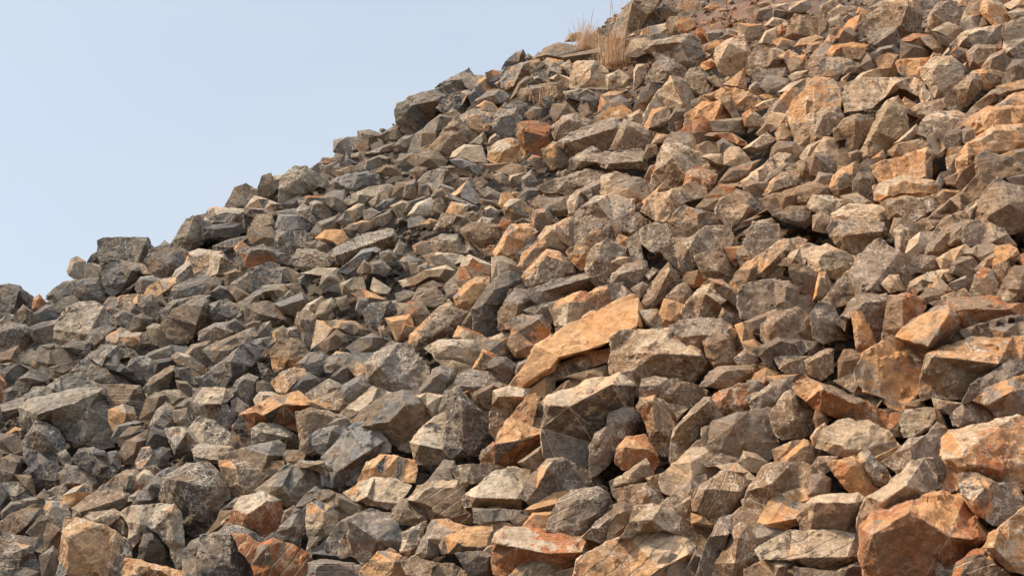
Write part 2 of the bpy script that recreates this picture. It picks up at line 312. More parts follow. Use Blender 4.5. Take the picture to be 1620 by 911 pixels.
DATA = """
T 0 729
oo 53,47 62,47 80,52 90,57 103,66 101,78 97,93 53,97 47,93 50,65|54,60 54,88|large flat-faced orange block
og 0,63 6,64 24,68 28,80 33,92 20,97 0,97|18,70|s a0
ot 37,32 50,33 55,42 52,52 48,57 38,46 36,38||v crumbly
by 59,37 74,26 95,22 100,28 103,37 82,42 65,46 60,43|64,40 98,29
by 74,26 87,16 100,8 116,6 113,20 103,28 95,21|102,12 100,20
gg 101,38 110,28 118,17 128,8 138,5 143,10 130,22 118,35 108,38
bb 128,30 131,14 148,4 163,2 177,15 181,27 176,38 166,50 162,59 157,61 148,54 143,42|140,15 165,20 155,42|v
gg 65,47 73,41 90,39 98,43 104,50 103,62 88,55 78,51||v
tt 93,41 105,36 125,36 124,46 117,55 106,66 102,60 103,50 98,44|110,50
ob 125,36 138,36 143,42 145,60 147,78 140,84 130,62 118,52|135,40 137,62|v
dd 117,52 124,60 131,66 139,84 125,83 110,76 113,64
or 99,92 101,78 110,79 125,83 145,88 150,95 98,97||v
tt 145,79 150,75 156,78 161,92 157,97 146,97
gg 146,73 152,63 162,60 174,57 168,75 160,88 156,78
gg 0,49 10,42 28,35 33,39 34,43 27,48 13,56 3,57|24,47
gg 22,56 32,44 38,44 41,50 36,60 28,59
gd 38,50 47,54 50,58 44,70 36,72 35,60
bd 12,63 18,60 30,61 35,64 35,74 30,80 26,72
yb 32,76 42,69 47,75 46,92 34,92 33,84
gd -6,20 0,18 15,17 21,22 27,30 10,31 7,26|12,28
gd -4,20 0,20 7,27 8,33 0,40 -4,38
gb 2,40 9,33 18,32 20,37 10,43 3,44
bb 18,31 25,29 34,29 34,36 28,35 20,36
bb 20,10 24,6 38,1 44,2 49,7 46,13 38,17 30,20 22,20|26,8
gb 48,10 53,4 60,4 72,7 79,14 80,19 75,21 62,19 54,21 50,18
to 51,27 58,22 66,19 71,20 71,25 66,31 56,36 52,34|60,24
bb 38,24 46,20 52,19 52,27 44,29
gg 29,29 35,23 40,30 38,34 33,33
bb 13,12 25,12 28,28 20,22
or 106,22 109,12 114,8 118,9 122,14 116,22
gg 115,6 122,4 128,8 122,14 118,9
gg 12,90 20,85 30,88 32,95 12,97
gb 39,30 46,27 51,29 50,32 42,33
tb 103,28 110,23 113,26 106,31 102,32
bd 0,60 8,58 18,60 12,64 0,64
T 324 729
gb 42,23 52,14 66,3 76,2 90,9 98,15 103,21 103,24 88,24 82,26 74,33 65,34 58,28|60,20
tr 14,50 30,29 45,25 53,24 59,32 60,49 56,58 50,61 35,56 23,52|47,33 34,42
gg 13,38 24,30 31,29 24,37 14,40
gg 10,46 12,40 20,40 21,44 14,52 1,58
gb -2,60 12,57 17,51 30,54 44,62 40,75 39,84 44,97 -6,97 -4,70|20,58|v
rr 23,58 35,60 45,66 54,62 65,66 80,73 84,80 82,97 42,97 38,82 30,72|50,66|s a60
gd 56,60 60,52 68,45 80,37 82,42 82,52 76,60 75,70 68,67 60,63|68,52|v
ot 82,36 90,32 103,31 105,42 102,52 95,59 88,62 82,58 81,48|95,40|v
gb 72,36 80,26 87,21 90,24 88,30 78,36 68,45
bb 61,48 63,40 70,36 72,40 66,47
gg 87,30 92,25 100,24 110,27 122,32 133,40 126,44 118,46 105,50 102,34
gg 97,69 103,55 113,45 118,43 132,39 145,43 150,50 156,58 155,70 143,72 130,80 127,81 118,74 108,75|113,46 136,62|v
tb 112,25 124,17 135,14 150,15 161,20 155,29 147,37 138,36 125,32 118,30|128,28
gb 148,45 151,37 158,31 168,28 181,38 180,46 166,50 156,49
gb 157,57 162,54 174,49 171,62 164,77 155,72||s a10
gg 84,81 93,78 112,80 122,83 124,88 120,95 84,97||s a0
oo 125,87 138,73 147,70 156,77 170,79 165,97 126,97|150,80
rg 156,77 168,76 178,80 195,82 205,88 203,97 165,97|180,84
bb 81,70 83,61 89,61 88,68 84,75
dd 86,73 98,62 96,70 108,76 120,76 126,84 112,80
T 648 729
gg 12,19 22,8 27,0 35,1 37,12 43,22 42,26 38,18 28,16
tb 0,31 8,20 20,17 38,16 43,25 50,38 52,45 46,49 30,47 19,46 14,38||s a38
gd 34,6 45,3 60,2 75,5 68,10 58,15 47,18 44,24 40,18|45,16
tb 43,30 47,26 58,17 68,9 80,6 94,8 90,25 93,36 88,38 70,34 55,35 46,36|52,29 88,30|v
bd 89,26 95,15 110,0 120,-2 130,3 145,12 154,21 150,24 135,22 120,26 105,31 98,34|111,2 100,22|v
gy 52,38 60,37 78,39 93,39 90,46 78,48 60,50 53,48
bd 80,46 86,42 95,44 92,52 84,50
ob 93,38 100,33 113,26 129,24 121,31 114,40 100,42|98,38 118,33
oo 91,51 98,42 112,41 112,54 104,55
gg 110,54 114,40 120,31 129,24 148,22 156,27 160,37 158,42 146,48 139,58 125,57||s v a25
dd 138,60 148,48 159,41 166,37 165,63 158,67 148,62
tr 68,64 71,57 78,53 88,54 97,52 115,56 130,59 145,61 157,67 150,70 138,73 130,80 122,87 105,86 90,84 76,90 69,88|69,65 85,68 108,73 136,72
ob 26,66 30,60 45,54 58,50 72,49 80,52 70,60 68,72 52,73 40,72 28,73
ot 3,78 10,62 18,48 30,47 45,53 40,57 28,62 26,68 22,73 10,78
gd 38,74 55,72 66,74 66,80 62,92 50,92 44,84
bb 78,93 88,83 104,77 112,79 118,86 112,97 78,97
gg 112,90 124,85 133,84 133,97 110,97
T 972 729
to -30,97 -26,78 -15,71 0,63 20,57 42,54 52,58 62,66 64,71 58,82 46,92 44,97|58,74|s v a40
dd 46,97 58,84 64,71 73,76 68,90 62,97
tb 5,62 15,48 18,38 30,35 45,38 58,48 78,52 77,62 68,76 62,66 50,57 40,54 20,57|30,46|v
gd 62,97 68,82 73,66 80,52 85,44 95,46 96,55 88,65 80,78 72,97|90,58
bb 71,97 84,75 96,47 104,53 112,65 118,80 107,84 100,97|98,60|v
gb 62,24 70,20 85,10 100,11 104,18 103,30 98,40 94,46 86,45 80,48 72,42 63,38|72,22 100,24|s v a62
gb 35,36 48,25 60,15 71,12 73,20 62,26 52,33 45,38|60,24
bb 45,38 62,26 64,40 61,50 55,46
tb -2,16 12,8 24,-1 30,10 25,14 18,18 0,22
gb 26,14 32,12 39,10 38,20 36,28 30,20
bb 0,24 14,20 25,18 35,22 38,33 28,36 18,38 5,34|24,28
gg 0,36 8,34 16,40 14,50 7,60 2,66 -6,64
dg 104,45 103,30 110,15 118,5 130,2 148,2 158,8 168,18 150,21 135,25 127,27 122,38 116,44 108,48|124,18|v
oo 114,50 120,38 126,27 130,25 136,30 146,34 156,34 157,38 152,47 135,54 128,55 118,52|120,50 150,44|v
ot 134,26 145,22 162,20 168,20 166,30 155,32 142,32|158,30
gg 109,56 115,50 128,55 136,57 130,63 116,68 110,62
tb 115,70 135,58 142,56 162,56 175,56 198,60 198,70 185,80 175,86 162,84 150,80 140,77 120,78|150,76 184,76|s v a22
tb 105,86 115,81 127,77 138,78 146,86 147,97 104,97|130,84
bd 145,84 160,86 175,87 185,82 198,78 200,97 147,97
tb 82,4 97,2 105,8 112,14 108,18 100,12 90,9
ob 62,42 70,44 78,50 75,52 62,49
T 1296 729
tb -15,44 -8,34 0,28 18,26 30,27 36,32 33,42 33,57 20,56 0,60 -12,56|28,33 -3,33
or 36,53 45,43 68,36 75,33 95,27 112,30 122,42 131,57 130,62 124,66 118,70 110,80 103,88 95,97 38,97 36,75|42,58 70,41 82,46 103,60 122,62
gg 112,12 125,11 140,18 153,18 160,30 161,37 155,46 145,50 137,49 125,42 119,33 114,26|130,22 122,32|v
oo 132,68 137,58 150,48 162,38 172,30 172,97 162,88 150,85 140,77|138,68|v
rb 105,97 110,80 120,73 131,69 138,76 148,86 155,97||s a20
gt 32,50 34,38 40,28 50,22 60,15 72,2 88,0 94,6 94,18 88,26 75,32 65,36 52,40 42,46 34,57|68,20 50,32
dd 91,0 97,-2 101,10 99,26 94,27 94,10
bb -6,12 2,11 8,15 7,26 0,28 -8,26
T 0 547
tg 17,49 25,43 40,41 50,38 62,34 72,33 81,34 84,42 86,55 89,70 88,77 80,80 68,80 58,78 50,72 40,65 26,67 20,60|30,54 42,50 56,46 78,36 70,50 66,78
br 22,38 34,34 48,25 60,22 70,24 78,31 70,34 50,38 40,41 25,44|42,34
bb 78,31 92,31 110,32 113,40 112,50 108,54 98,48 88,48 86,42|106,34|s a-3
gg 57,22 65,12 80,1 95,0 104,5 106,8 95,10 88,12 75,20 70,25 60,24|84,8
gb 71,22 80,14 92,8 95,18 86,18
gd 73,24 82,19 95,21 106,27 113,31 110,33 92,32 80,30
dd 86,18 97,15 105,20 116,28 115,31 104,26 93,20
gg 101,18 105,10 114,9 120,12 121,15 118,24 112,25 106,20
dd 116,24 122,12 138,9 143,14 140,18 128,20 118,27
bd 115,33 120,26 134,17 140,17 141,22 139,32 130,36 118,40|136,20 120,30
to 137,9 141,6 150,8 161,16 160,22 155,24 147,17 142,15
bb 140,18 150,18 158,24 156,32 148,28 140,25
bb 140,28 148,29 157,38 150,40 142,34
gb 114,10 120,5 135,0 148,2 148,5 138,8 124,10
gg 148,6 152,0 165,-3 166,8 160,14 152,10
yg 28,6 40,4 55,3 58,7 56,11 44,14 38,16 30,11|38,14
dd 2,22 6,17 14,15 26,18 22,22 12,30 5,28
gb 12,32 16,26 24,20 34,19 42,18 43,24 34,28 22,35 15,35|22,25
gg 40,17 50,15 56,13 62,11 58,17 50,22 43,24 41,20
bb 26,12 32,11 38,16 40,18 30,20 26,16
gg 0,7 8,3 14,1 16,8 15,14 8,12 0,12
gd 16,8 24,4 30,6 28,10 26,16 18,14
gg 30,4 33,0 45,-2 50,2 40,4
bb 50,1 56,-3 72,-3 70,4 68,9 62,6
yb -6,49 0,46 20,40 23,42 17,48 18,53 4,59 -4,60|2,52 16,49|s a15
gb 23,38 26,33 34,33 28,38 24,42
to 87,51 97,47 104,49 106,54 104,60 94,62 90,66 87,58|100,53
gd 89,73 93,63 106,60 111,61 102,65 96,70 94,76
bd 95,72 102,65 110,64 113,67 106,73 98,79 95,78|104,70
yb 94,85 100,76 108,72 116,67 114,75 110,85 106,92 96,92|108,76
yb 111,57 116,43 122,38 130,40 128,48 122,57 118,60|126,40
bb 124,38 130,36 143,35 150,41 140,46 134,47|142,41
gg 140,48 148,42 164,39 165,50 158,52 150,54
bb 120,62 124,52 131,46 138,50 139,58 136,64 130,68 122,66
gg 138,52 148,50 156,60 152,65 145,66 139,60
dd 117,78 120,65 130,68 134,70 134,80 124,82
tt 133,66 140,65 150,66 158,57 168,60 178,68 186,75 186,80 175,82 160,80 140,85 135,72|148,68 140,80|v
og 108,92 112,82 118,81 121,86 122,95 118,98 110,100
gd 121,84 128,81 134,82 132,92 124,95
gb 57,91 64,82 74,81 82,84 86,90 88,97 68,96|74,85
bb 62,87 70,84 80,92 90,98 93,108 84,112 78,104 62,94|80,96|v
gb 19,76 29,61 36,62 44,66 50,74 51,80 47,85 46,92 40,94 30,84 20,82|30,66 38,74|v
gd 20,82 30,84 40,92 36,97 25,96 20,90
gb -4,72 0,70 12,71 19,78 20,86 12,88 0,85
ob 5,70 12,65 17,66 19,73 14,73
gg 15,60 18,56 22,65 24,68 20,70
bb -4,55 0,50 3,62 0,68 -4,66
or -4,28 0,25 4,30 4,36 0,42 -4,42
bb 3,36 10,33 14,36 10,42 4,44
bb 0,82 8,86 18,88 21,92 12,96 2,94
gb 46,86 52,83 57,90 56,96 50,94
bb 86,85 92,84 95,88 94,96 88,93
bd -6,93 8,87 20,90 20,96 15,106 8,109 0,108|14,92
gg 0,15 8,14 12,15 6,18 2,22 -2,24 -4,18
T 324 547
gd -6,24 0,24 14,13 26,3 32,-4 42,-3 44,4 40,10 32,20 22,32 14,36 0,36|20,12
bb 0,3 10,-3 27,-2 24,3 14,12 8,12
gg 22,36 26,28 34,23 41,26 41,33 38,40 34,46 28,44 23,42||s v a-65
bd 22,44 26,42 34,48 34,53 26,54 22,52
gd 14,49 18,48 23,56 24,62 21,66 16,66
tg -8,35 10,34 20,35 21,40 13,48 15,56 15,65 6,60 0,57 -8,56|13,46 0,46
or 24,64 30,54 38,50 50,42 68,38 72,37 83,45 82,48 74,52 73,60 75,69 62,64 44,62 40,66 38,76 32,80 28,72|40,52 46,55 62,46 80,47
ob 54,29 60,22 70,18 77,19 82,24 76,30 70,35 64,40 58,35|72,28 64,37
dd 70,34 76,27 82,22 88,25 92,28 86,34 80,38 74,36
tb 40,42 44,37 52,37 62,41 52,46 42,48
bd 42,30 46,28 52,31 55,36 50,38 42,36
gd 42,13 50,18 55,24 52,30 46,26 44,20
bo 54,4 60,-4 74,-4 80,4 81,12 74,16 66,15 56,20 54,14|66,10
gg 74,14 84,6 92,6 97,9 94,18 84,20 78,16
gg 96,12 102,8 112,6 124,6 137,6 134,14 124,17 112,20 98,20|102,14
dd 101,24 108,18 114,15 119,25 112,31 103,28
oo 113,15 120,13 128,17 129,22 122,26 118,22
ot 97,11 104,5 112,6 108,8 100,13
gg 107,33 118,27 124,23 130,29 132,32 124,40 113,46 110,40
gb 81,38 92,30 98,27 108,32 106,38 94,44 86,44|98,34
ob 82,46 90,42 104,36 112,38 113,46 108,53 98,54 88,50||v
tb 107,54 118,45 132,33 146,38 145,41 134,46 120,60 110,56|132,44 122,52
gb 118,60 128,50 140,42 156,37 166,38 176,46 180,50 180,58 172,64 167,70 168,80 160,82 152,78 140,70 130,66|158,47 146,60 130,62
bo 73,53 84,50 96,52 106,56 106,64 98,66 86,70 84,78 78,77 75,68
gd 39,78 39,66 46,62 58,63 70,70 75,72 74,75 70,80 62,81 58,78 50,78|44,68 66,72
gg 83,72 92,66 104,64 110,64 106,74 98,80 94,85 88,80|100,67
gb 98,63 104,58 112,56 118,60 114,66 106,66
gb 94,88 100,80 110,71 118,63 127,62 138,70 145,79 144,84 134,86 126,92 118,108 102,110 94,108 94,100 98,98 95,94|128,84 104,100
gb 96,90 97,96 102,102 103,111 98,106 90,99 82,97 76,96 75,91 88,92
oo 123,108 130,92 140,87 152,88 164,92 166,97 164,107 150,106 134,107|134,96|v
gb 13,89 24,84 46,78 56,76 62,80 60,88 54,92 60,98 50,112 42,118 34,122 28,118 18,110|50,86
ob 14,92 28,90 46,92 60,92 58,102 50,114 38,122 28,120 18,112 14,100||v
bo 61,87 66,83 74,83 78,86 76,91 66,92
bb 86,70 90,84 80,86 76,84 76,78
tb -8,80 0,78 10,80 24,80 24,88 12,92 0,92 -6,90||s a8
gb 128,14 136,6 148,-2 160,0 176,18 176,28 164,38 150,38 140,36 130,26|138,16|v
bb 22,68 28,74 30,80 24,82 20,76
T 648 547
gg 4,38 14,28 18,20 25,17 34,20 37,26 30,34 26,40 12,42
gb 35,33 40,22 48,19 62,20 71,23 70,31 56,34 44,34
bd 24,48 28,36 34,31 36,36 32,44 30,52 24,52
ty 6,40 14,38 26,40 24,50 18,55 12,48
ty 2,76 8,68 20,58 31,52 31,64 30,82 34,90 28,92 5,92|8,78 26,82
yd 28,70 29,58 32,38 38,35 44,40 52,48 64,60 69,72 66,76 60,85 46,86 34,87 28,78|42,44 42,82|v
gg 50,38 60,33 70,30 75,32 68,40 66,50 64,57 58,50 52,44
tb 66,48 67,37 78,33 94,35 90,44 82,58 74,68 69,72 64,67 64,56|70,40 90,40|v
gb 94,36 108,24 114,27 114,36 108,43 98,40
or 59,82 68,76 76,62 86,50 92,42 98,40 102,44 98,56 96,65 110,67 105,78 96,84 88,92 80,97 59,97|68,78 90,74 106,70
gg 96,56 100,46 108,44 109,52 106,57
bb 94,66 98,58 107,57 107,65
td 108,44 112,40 126,36 140,28 154,27 164,24 174,22 178,34 172,56 174,64 160,64 148,68 144,84 140,97 124,97 118,88 108,86 106,74 110,56|111,47 126,48 139,41 160,30
gb 115,36 124,28 132,24 142,28 136,32 120,38
ob 112,20 120,14 140,6 160,2 168,4 158,12 140,18 128,24 114,28|136,16|v
gd 126,24 140,20 155,16 158,25 144,29 136,26
oo 79,34 88,22 103,0 112,-6 128,-18 145,-26 162,-34 173,-38 178,-36 184,-20 184,-14 174,-10 165,-2 152,2 140,6 126,8 116,14 113,20 100,28 88,34|94,28 111,18 118,9 141,3 166,-6 180,-15
gg 84,20 86,14 93,11 90,18 85,23
gd 112,4 118,3 128,9 122,12 116,10
dd 60,16 68,10 76,10 84,16 84,26 76,33 70,30 68,22
bb 52,14 58,4 68,8 60,18 50,18
gt 14,2 24,-4 50,-4 56,2 55,8 50,18 44,13 30,11 24,12 20,6
bb 24,12 34,12 46,16 48,20 40,20 34,24 28,18
gg 56,-5 75,-5 74,6 64,12 58,8
yd 143,92 143,80 147,70 152,66 160,62 168,58 170,64 164,80 158,92 152,98 144,102|150,72|v
bb 87,92 94,86 104,80 108,88 106,97 98,100
T 972 547
tb 0,-4 8,-12 25,-12 44,-12 56,-6 66,-2 72,7 72,15 60,28 48,28 28,30 22,38 15,37 10,32 -2,20|34,6 68,8|v
gd 23,40 24,27 34,25 50,28 68,33 74,38 70,44 60,49 48,46 34,42|36,30
gg 70,31 74,24 84,17 110,15 122,15 110,24 100,28 92,33 80,32
bb 84,18 98,14 90,-8 70,-8 74,8 80,16
bd 100,16 96,10 104,3 116,8 118,14
ob 102,-2 110,-4 116,0 116,12 110,10 104,4
dd 112,4 130,-6 160,-2 160,8 145,9 128,10 130,20 122,14
gb 128,10 134,9 153,9 154,14 150,21 138,22 132,18|136,14|v
gb 152,12 158,8 166,4 172,4 172,20 164,26 154,22||s a80
ob 108,28 112,22 120,18 130,22 126,26 118,32 110,26
og 107,40 116,36 126,28 136,27 140,30 134,38 130,46 118,50 110,50||v
rr 74,42 84,36 98,31 106,30 108,40 107,48 104,53 92,54 86,57 80,50|86,42
yg 106,28 114,27 118,33 110,38 106,36
og 122,24 134,24 148,22 152,26 142,28 134,28 126,30
gb 52,60 70,43 74,43 84,56 84,60 74,66 70,76 56,86 46,97 45,86 48,66|50,64 74,44|v
dg 72,66 80,60 92,55 106,53 120,50 128,54 128,70 127,80 120,90 106,88 88,90 78,84 72,74|94,62
gb 124,56 134,40 142,32 150,42 162,50 166,54 160,66 152,70 146,72 134,73 128,68|140,42|v
rr 144,34 148,29 156,27 172,31 185,37 198,44 215,52 229,52 221,62 212,66 200,62 180,56 164,52 154,44|165,34 190,46
ob 19,50 22,44 32,42 38,50 46,60 48,74 46,84 38,85 32,82 26,64|30,44|v
gb 34,42 40,44 50,54 48,62 44,58 38,52
bd 44,46 58,49 54,54 50,58 48,52
gd -4,54 8,49 14,50 20,60 18,66 10,74 0,80 -6,78|10,60|v
or 3,82 10,73 24,71 30,80 34,92 30,97 20,98 8,97 2,92|8,80 28,82
tt 38,102 48,94 60,82 72,73 78,82 84,90 84,100 76,112 60,118 48,118 40,114|60,92
bb 100,92 103,84 112,86 120,92 116,100 106,98
bb 126,82 140,76 150,75 142,84 134,92 128,90
ob 132,92 142,82 150,75 158,80 168,84 166,92 150,97 136,97
gg 156,72 160,66 166,62 168,68 164,78 158,77
gb 60,97 74,90 84,84 96,88 110,92 108,98 94,96 80,98
T 1296 547
oo 31,17 38,6 47,0 60,-6 74,-20 90,-28 100,-29 108,-22 114,-4 108,0 92,3 86,6 82,20 81,32 80,38 70,43 62,43 50,38 38,34 32,26|102,-24 86,0
ob 81,34 84,16 88,6 108,0 120,-5 160,-6 166,0 166,10 148,14 138,20 124,30 115,41 104,40 92,39 84,41|90,8 142,14|v
bd 115,44 122,30 138,20 150,12 166,12 166,24 150,29 136,34 124,42
ob 124,43 136,33 150,28 166,22 168,40 168,56 146,58 138,50|134,46 152,36
gd 105,56 110,50 120,44 128,44 138,50 146,57 134,60 116,63 108,62|114,56
gb 91,42 102,44 114,46 108,52 104,54 93,50
yg 65,60 67,52 80,50 92,50 94,58 88,64 78,70 68,71|65,66 88,63
bd 92,50 96,54 100,62 98,68 94,64
gd 58,66 64,60 65,70 60,71
gg 66,80 72,74 84,72 92,63 98,66 102,72 100,82 98,95 92,108 80,110 66,108 60,97 52,92|72,80|v
oo 100,74 106,68 130,62 155,57 170,58 170,100 162,112 150,110 136,107 128,104 114,103 112,112 100,115 98,90||v
tt 0,80 6,66 16,60 24,59 30,61 38,60 46,64 56,70 62,79 56,82 42,87 30,88 14,86
bb 44,88 62,80 60,86 50,92 44,94
bb 54,40 66,46 80,42 82,48 74,52 66,52 56,48
bb 13,28 28,22 34,30 38,38 28,38 20,32
bb 16,12 20,4 26,4 34,8 32,18 22,24 16,26
gb -4,58 -2,50 4,54 6,60 2,66 -2,64
ro 12,92 28,88 34,94 42,108 46,116 40,122 30,118 22,112 8,94
gg 28,90 38,82 44,90 52,96 56,104 50,112 44,108 36,98
bb 0,88 14,88 12,96 4,100 -4,94
T 0 360
gg 79,11 84,9 98,9 115,9 118,14 121,18 119,24 116,29 108,29 95,27 81,26 79,20|115,11 109,28
ot 54,34 57,26 61,24 67,28 68,36 67,41 60,40 55,37
gd 70,27 73,22 79,19 80,28 78,30 72,29
gb 68,30 72,29 80,31 83,38 82,44 78,40 68,41
bd 80,28 88,26 100,28 112,31 116,38 108,41 100,46 90,52 85,50 82,40|104,34
tb 100,28 112,29 118,32 124,38 115,38 104,34
bb 59,45 68,41 78,40 82,44 84,52 86,55 82,61 76,60 68,58 60,52
gb 38,54 44,48 50,44 60,42 62,50 60,54 52,55 44,60 42,56
gg 43,62 50,56 58,54 64,57 60,62 52,66 46,66
dg -6,48 0,47 8,46 15,47 20,52 27,57 25,64 20,62 14,68 8,72 0,75 -6,72|15,50
gd 10,73 14,68 19,62 26,68 33,75 26,80 16,76|20,64
or 27,57 31,54 36,60 32,66 26,64
bb 0,74 6,69 12,70 10,76 4,78
bb -4,80 8,76 20,78 26,84 24,94 8,100 -4,98
gb 23,80 32,76 44,74 46,82 44,90 38,92 28,88
gg 28,68 36,62 42,62 46,68 44,72 34,74
tb 46,74 52,66 62,61 74,60 80,64 86,73 88,76 82,80 70,86 66,94 60,100 50,104 46,96 44,86|70,84|v
gb 66,94 72,82 84,78 90,80 86,86 82,92 74,96
gg 84,64 92,58 104,58 110,62 112,68 104,70 90,72
ob 83,65 88,60 96,54 108,53 116,55 112,60 100,62 90,63 86,72
gb 110,62 114,56 120,54 124,60 127,66 128,74 122,77 116,72
gd 100,80 106,71 112,69 120,73 118,78 108,83 102,82|112,72
gb 90,70 98,66 106,70 102,78 92,78
bb 117,80 122,77 128,78 132,84 136,92 126,93 120,88
tb 86,86 96,80 104,84 116,83 120,88 118,92 104,98 92,98 85,92
gg 82,62 86,56 92,56 96,58 90,64 84,66
gg 109,44 112,40 120,39 126,42 124,47 118,53 110,51 108,48
tt 116,52 118,47 126,42 138,40 142,44 138,50 130,50 124,54|138,44
bb 116,28 120,18 130,17 142,17 148,20 152,25 146,30 140,35 132,38 124,37 118,32|134,28
gg 136,14 142,4 148,-6 158,-9 170,-8 172,4 160,12 150,18 142,16|148,6
tg 137,40 140,34 148,28 154,24 157,32 156,38 150,44 142,46
oo 142,34 148,28 154,22 150,20 146,28
tr 148,21 158,18 175,20 180,28 174,38 162,38 156,36 154,25
gg 136,54 140,46 150,42 162,38 172,44 172,52 162,56 152,54 142,58
gb 128,66 138,58 152,54 166,54 170,60 160,66 148,62 138,68 132,72
gb 129,76 138,66 150,58 160,56 168,62 165,74 156,82 150,88 140,90 134,86 130,80|160,62
dd 128,72 134,68 144,60 148,62 140,70 130,76
gg 120,17 127,14 130,11 134,14 136,17
T 324 365
bd 8,12 20,7 35,4 36,9 28,13 18,15 10,17||s a-80
gd 0,-8 6,-4 26,-6 28,0 18,6 10,6 0,4
gg 36,-2 52,-2 56,6 58,13 48,12 38,10 35,4
gb 55,2 62,-1 75,1 88,4 84,8 80,14 74,12 68,17 60,15|86,6 60,4|s v a-85
oo 89,6 96,0 108,0 112,6 106,14 100,10 92,8
gd 81,10 90,8 97,9 102,14 98,18 90,17 84,15
gb 100,18 108,12 122,4 135,1 147,0 150,6 148,11 138,16 124,22 112,26 106,24|104,20 148,4|s v a-70
gd 107,31 116,24 124,16 134,14 138,16 132,22 122,28 114,33
gb 69,26 72,20 75,15 88,16 98,20 106,25 105,30 95,30 85,33 76,30||s v a-25
dr 25,22 32,15 46,12 58,16 70,22 64,27 54,26 42,27 34,30 28,26
bb 26,25 34,30 42,28 40,34 36,36 30,34
tt 24,14 29,9 34,13 32,16 26,17
tb -10,22 0,20 14,20 18,24 24,28 22,32 12,36 6,36 -6,36|13,21 10,34
gd 38,36 42,29 52,26 58,28 64,36 68,42 62,44 50,44 42,47 38,46|40,31 60,42
gb 58,30 66,30 74,34 78,44 76,48 70,42
gg 78,34 90,30 104,30 112,34 108,40 96,36 86,36
gg 75,38 80,34 88,36 82,42 76,42
gb 92,44 94,36 98,34 106,38 112,46 106,48 96,46
gb 108,42 118,38 124,38 126,46 118,51 110,50|110,43|s a-80
tt 132,46 134,38 139,41 146,46 144,50 136,50
ob 118,50 126,47 136,51 142,54 138,57 128,57
gg 139,18 146,16 151,21 150,26 144,28 140,24
gb 121,32 126,24 132,29 130,33 124,35
bb 132,26 140,24 146,30 142,34 134,33
gb 148,20 154,8 158,12 156,20
gb 155,24 162,20 170,24 168,30 160,31
gb 26,58 38,50 48,44 62,43 68,46 72,50 66,55 56,58 52,52 40,58 32,62
gd 56,57 68,46 73,51 66,56
bb 64,43 74,42 78,49 76,52 70,48
gb 57,58 66,55 76,50 80,54 80,60 72,67 62,64|78,54 60,60
tb 74,67 82,58 92,53 94,58 90,64 80,67
gg 88,66 92,58 100,54 104,60 100,64 96,68 92,68
gb 33,64 40,58 50,57 60,60 68,68 70,74 62,74 52,75 46,72 42,70 34,74|44,66 62,70
gg -4,60 6,58 16,55 22,58 26,63 28,68 18,68 8,70 0,68|8,60
gg 0,40 8,37 12,42 10,46 4,49 -2,50
gg 5,50 12,44 18,46 24,52 25,56 14,56
gg 17,44 24,44 34,50 36,52 26,56 22,50
bb 16,34 24,31 33,33 28,38 20,40
gg 22,42 34,34 38,40 38,50 32,50 24,46
bb 74,66 80,64 88,68 86,80 84,90 78,88 76,78 72,74||s
ot 85,92 86,80 89,72 98,74 104,80 98,86 94,92|100,78
bb 92,90 98,84 104,79 110,83 112,88 106,92 96,97
ob 97,72 106,71 118,72 126,78 124,82 116,82 108,79 102,77
gb 126,66 132,58 142,57 151,56 152,64 144,68 142,76 134,76 128,70|144,58
gb 152,58 162,58 162,64 154,66
oo 144,70 150,68 162,67 164,76 158,84 152,86 148,80
gg 114,92 122,86 132,82 144,86 146,90 136,94 120,97|133,84
gg 41,86 54,84 58,88 50,92 44,90
gb 56,92 62,87 72,87 77,91 76,97 60,99
bo 54,80 62,76 66,82 64,87 56,88
gb 40,84 46,74 51,73 54,82 50,84
bb 32,75 38,72 44,72 44,78 36,79
gg 17,74 24,70 32,76 26,80 18,79
gb -3,80 8,74 18,73 26,80 18,86 6,88 -3,86
gg 4,92 16,86 28,80 38,78 40,84 38,92 30,96 8,97
bb 65,78 74,76 80,84 82,88 72,88 66,84
gb 104,54 112,52 114,60 108,62
gd 120,62 122,54 128,54 129,60 126,65
bo 138,78 142,76 148,86 146,89 140,84
bb 152,50 160,48 168,50 166,56 154,56
ob 155,40 162,38 170,40 168,44 158,44
T 648 365
oo 67,16 72,8 80,-4 94,-4 99,2 94,8 92,12 86,16 82,22 74,22 70,21
gd 93,4 98,1 99,10 96,12 92,11
gd 84,18 92,13 97,12 94,20 90,26 86,26
tb 43,24 48,20 56,24 66,28 66,36 62,38 52,32 42,30
rb 34,40 40,30 44,29 60,36 58,40 50,38 44,48 40,46
oo 36,52 40,46 52,38 62,38 60,48 54,56 48,63 42,62 38,58
tt 66,38 66,22 74,21 82,25 86,30 78,34 70,36
dd 50,62 56,54 62,46 67,39 74,36 83,32 86,30 88,38 86,46 80,50 76,58 71,64 72,79 60,82 52,78
gb 71,64 76,56 80,48 87,44 94,50 97,60 94,64 88,68 80,74 76,79 71,76|86,58
ob 92,46 90,36 98,26 104,20 108,16 118,18 128,26 134,33 126,37 112,42 102,45||v
ob 86,28 90,18 98,12 106,8 108,14 102,24 96,32 92,44 88,40
bt 100,10 108,-2 116,-4 122,6 128,12 124,18 116,16 110,14
gd 97,46 104,44 120,38 140,34 146,38 148,44 138,48 120,54 106,59 102,56 96,52|105,48 142,37
gt 91,42 97,34 102,38 106,40 100,46 94,48||v
ob 112,58 124,52 135,49 144,52 147,64 138,72 126,78 118,82 116,74
gg 92,63 104,58 111,57 114,66 114,70 102,70 96,66
dg 142,50 150,45 162,42 168,42 168,56 158,60 148,64 144,58
bo 125,16 132,12 142,4 150,1 156,8 150,14 144,20 140,28 136,30 128,22|138,18
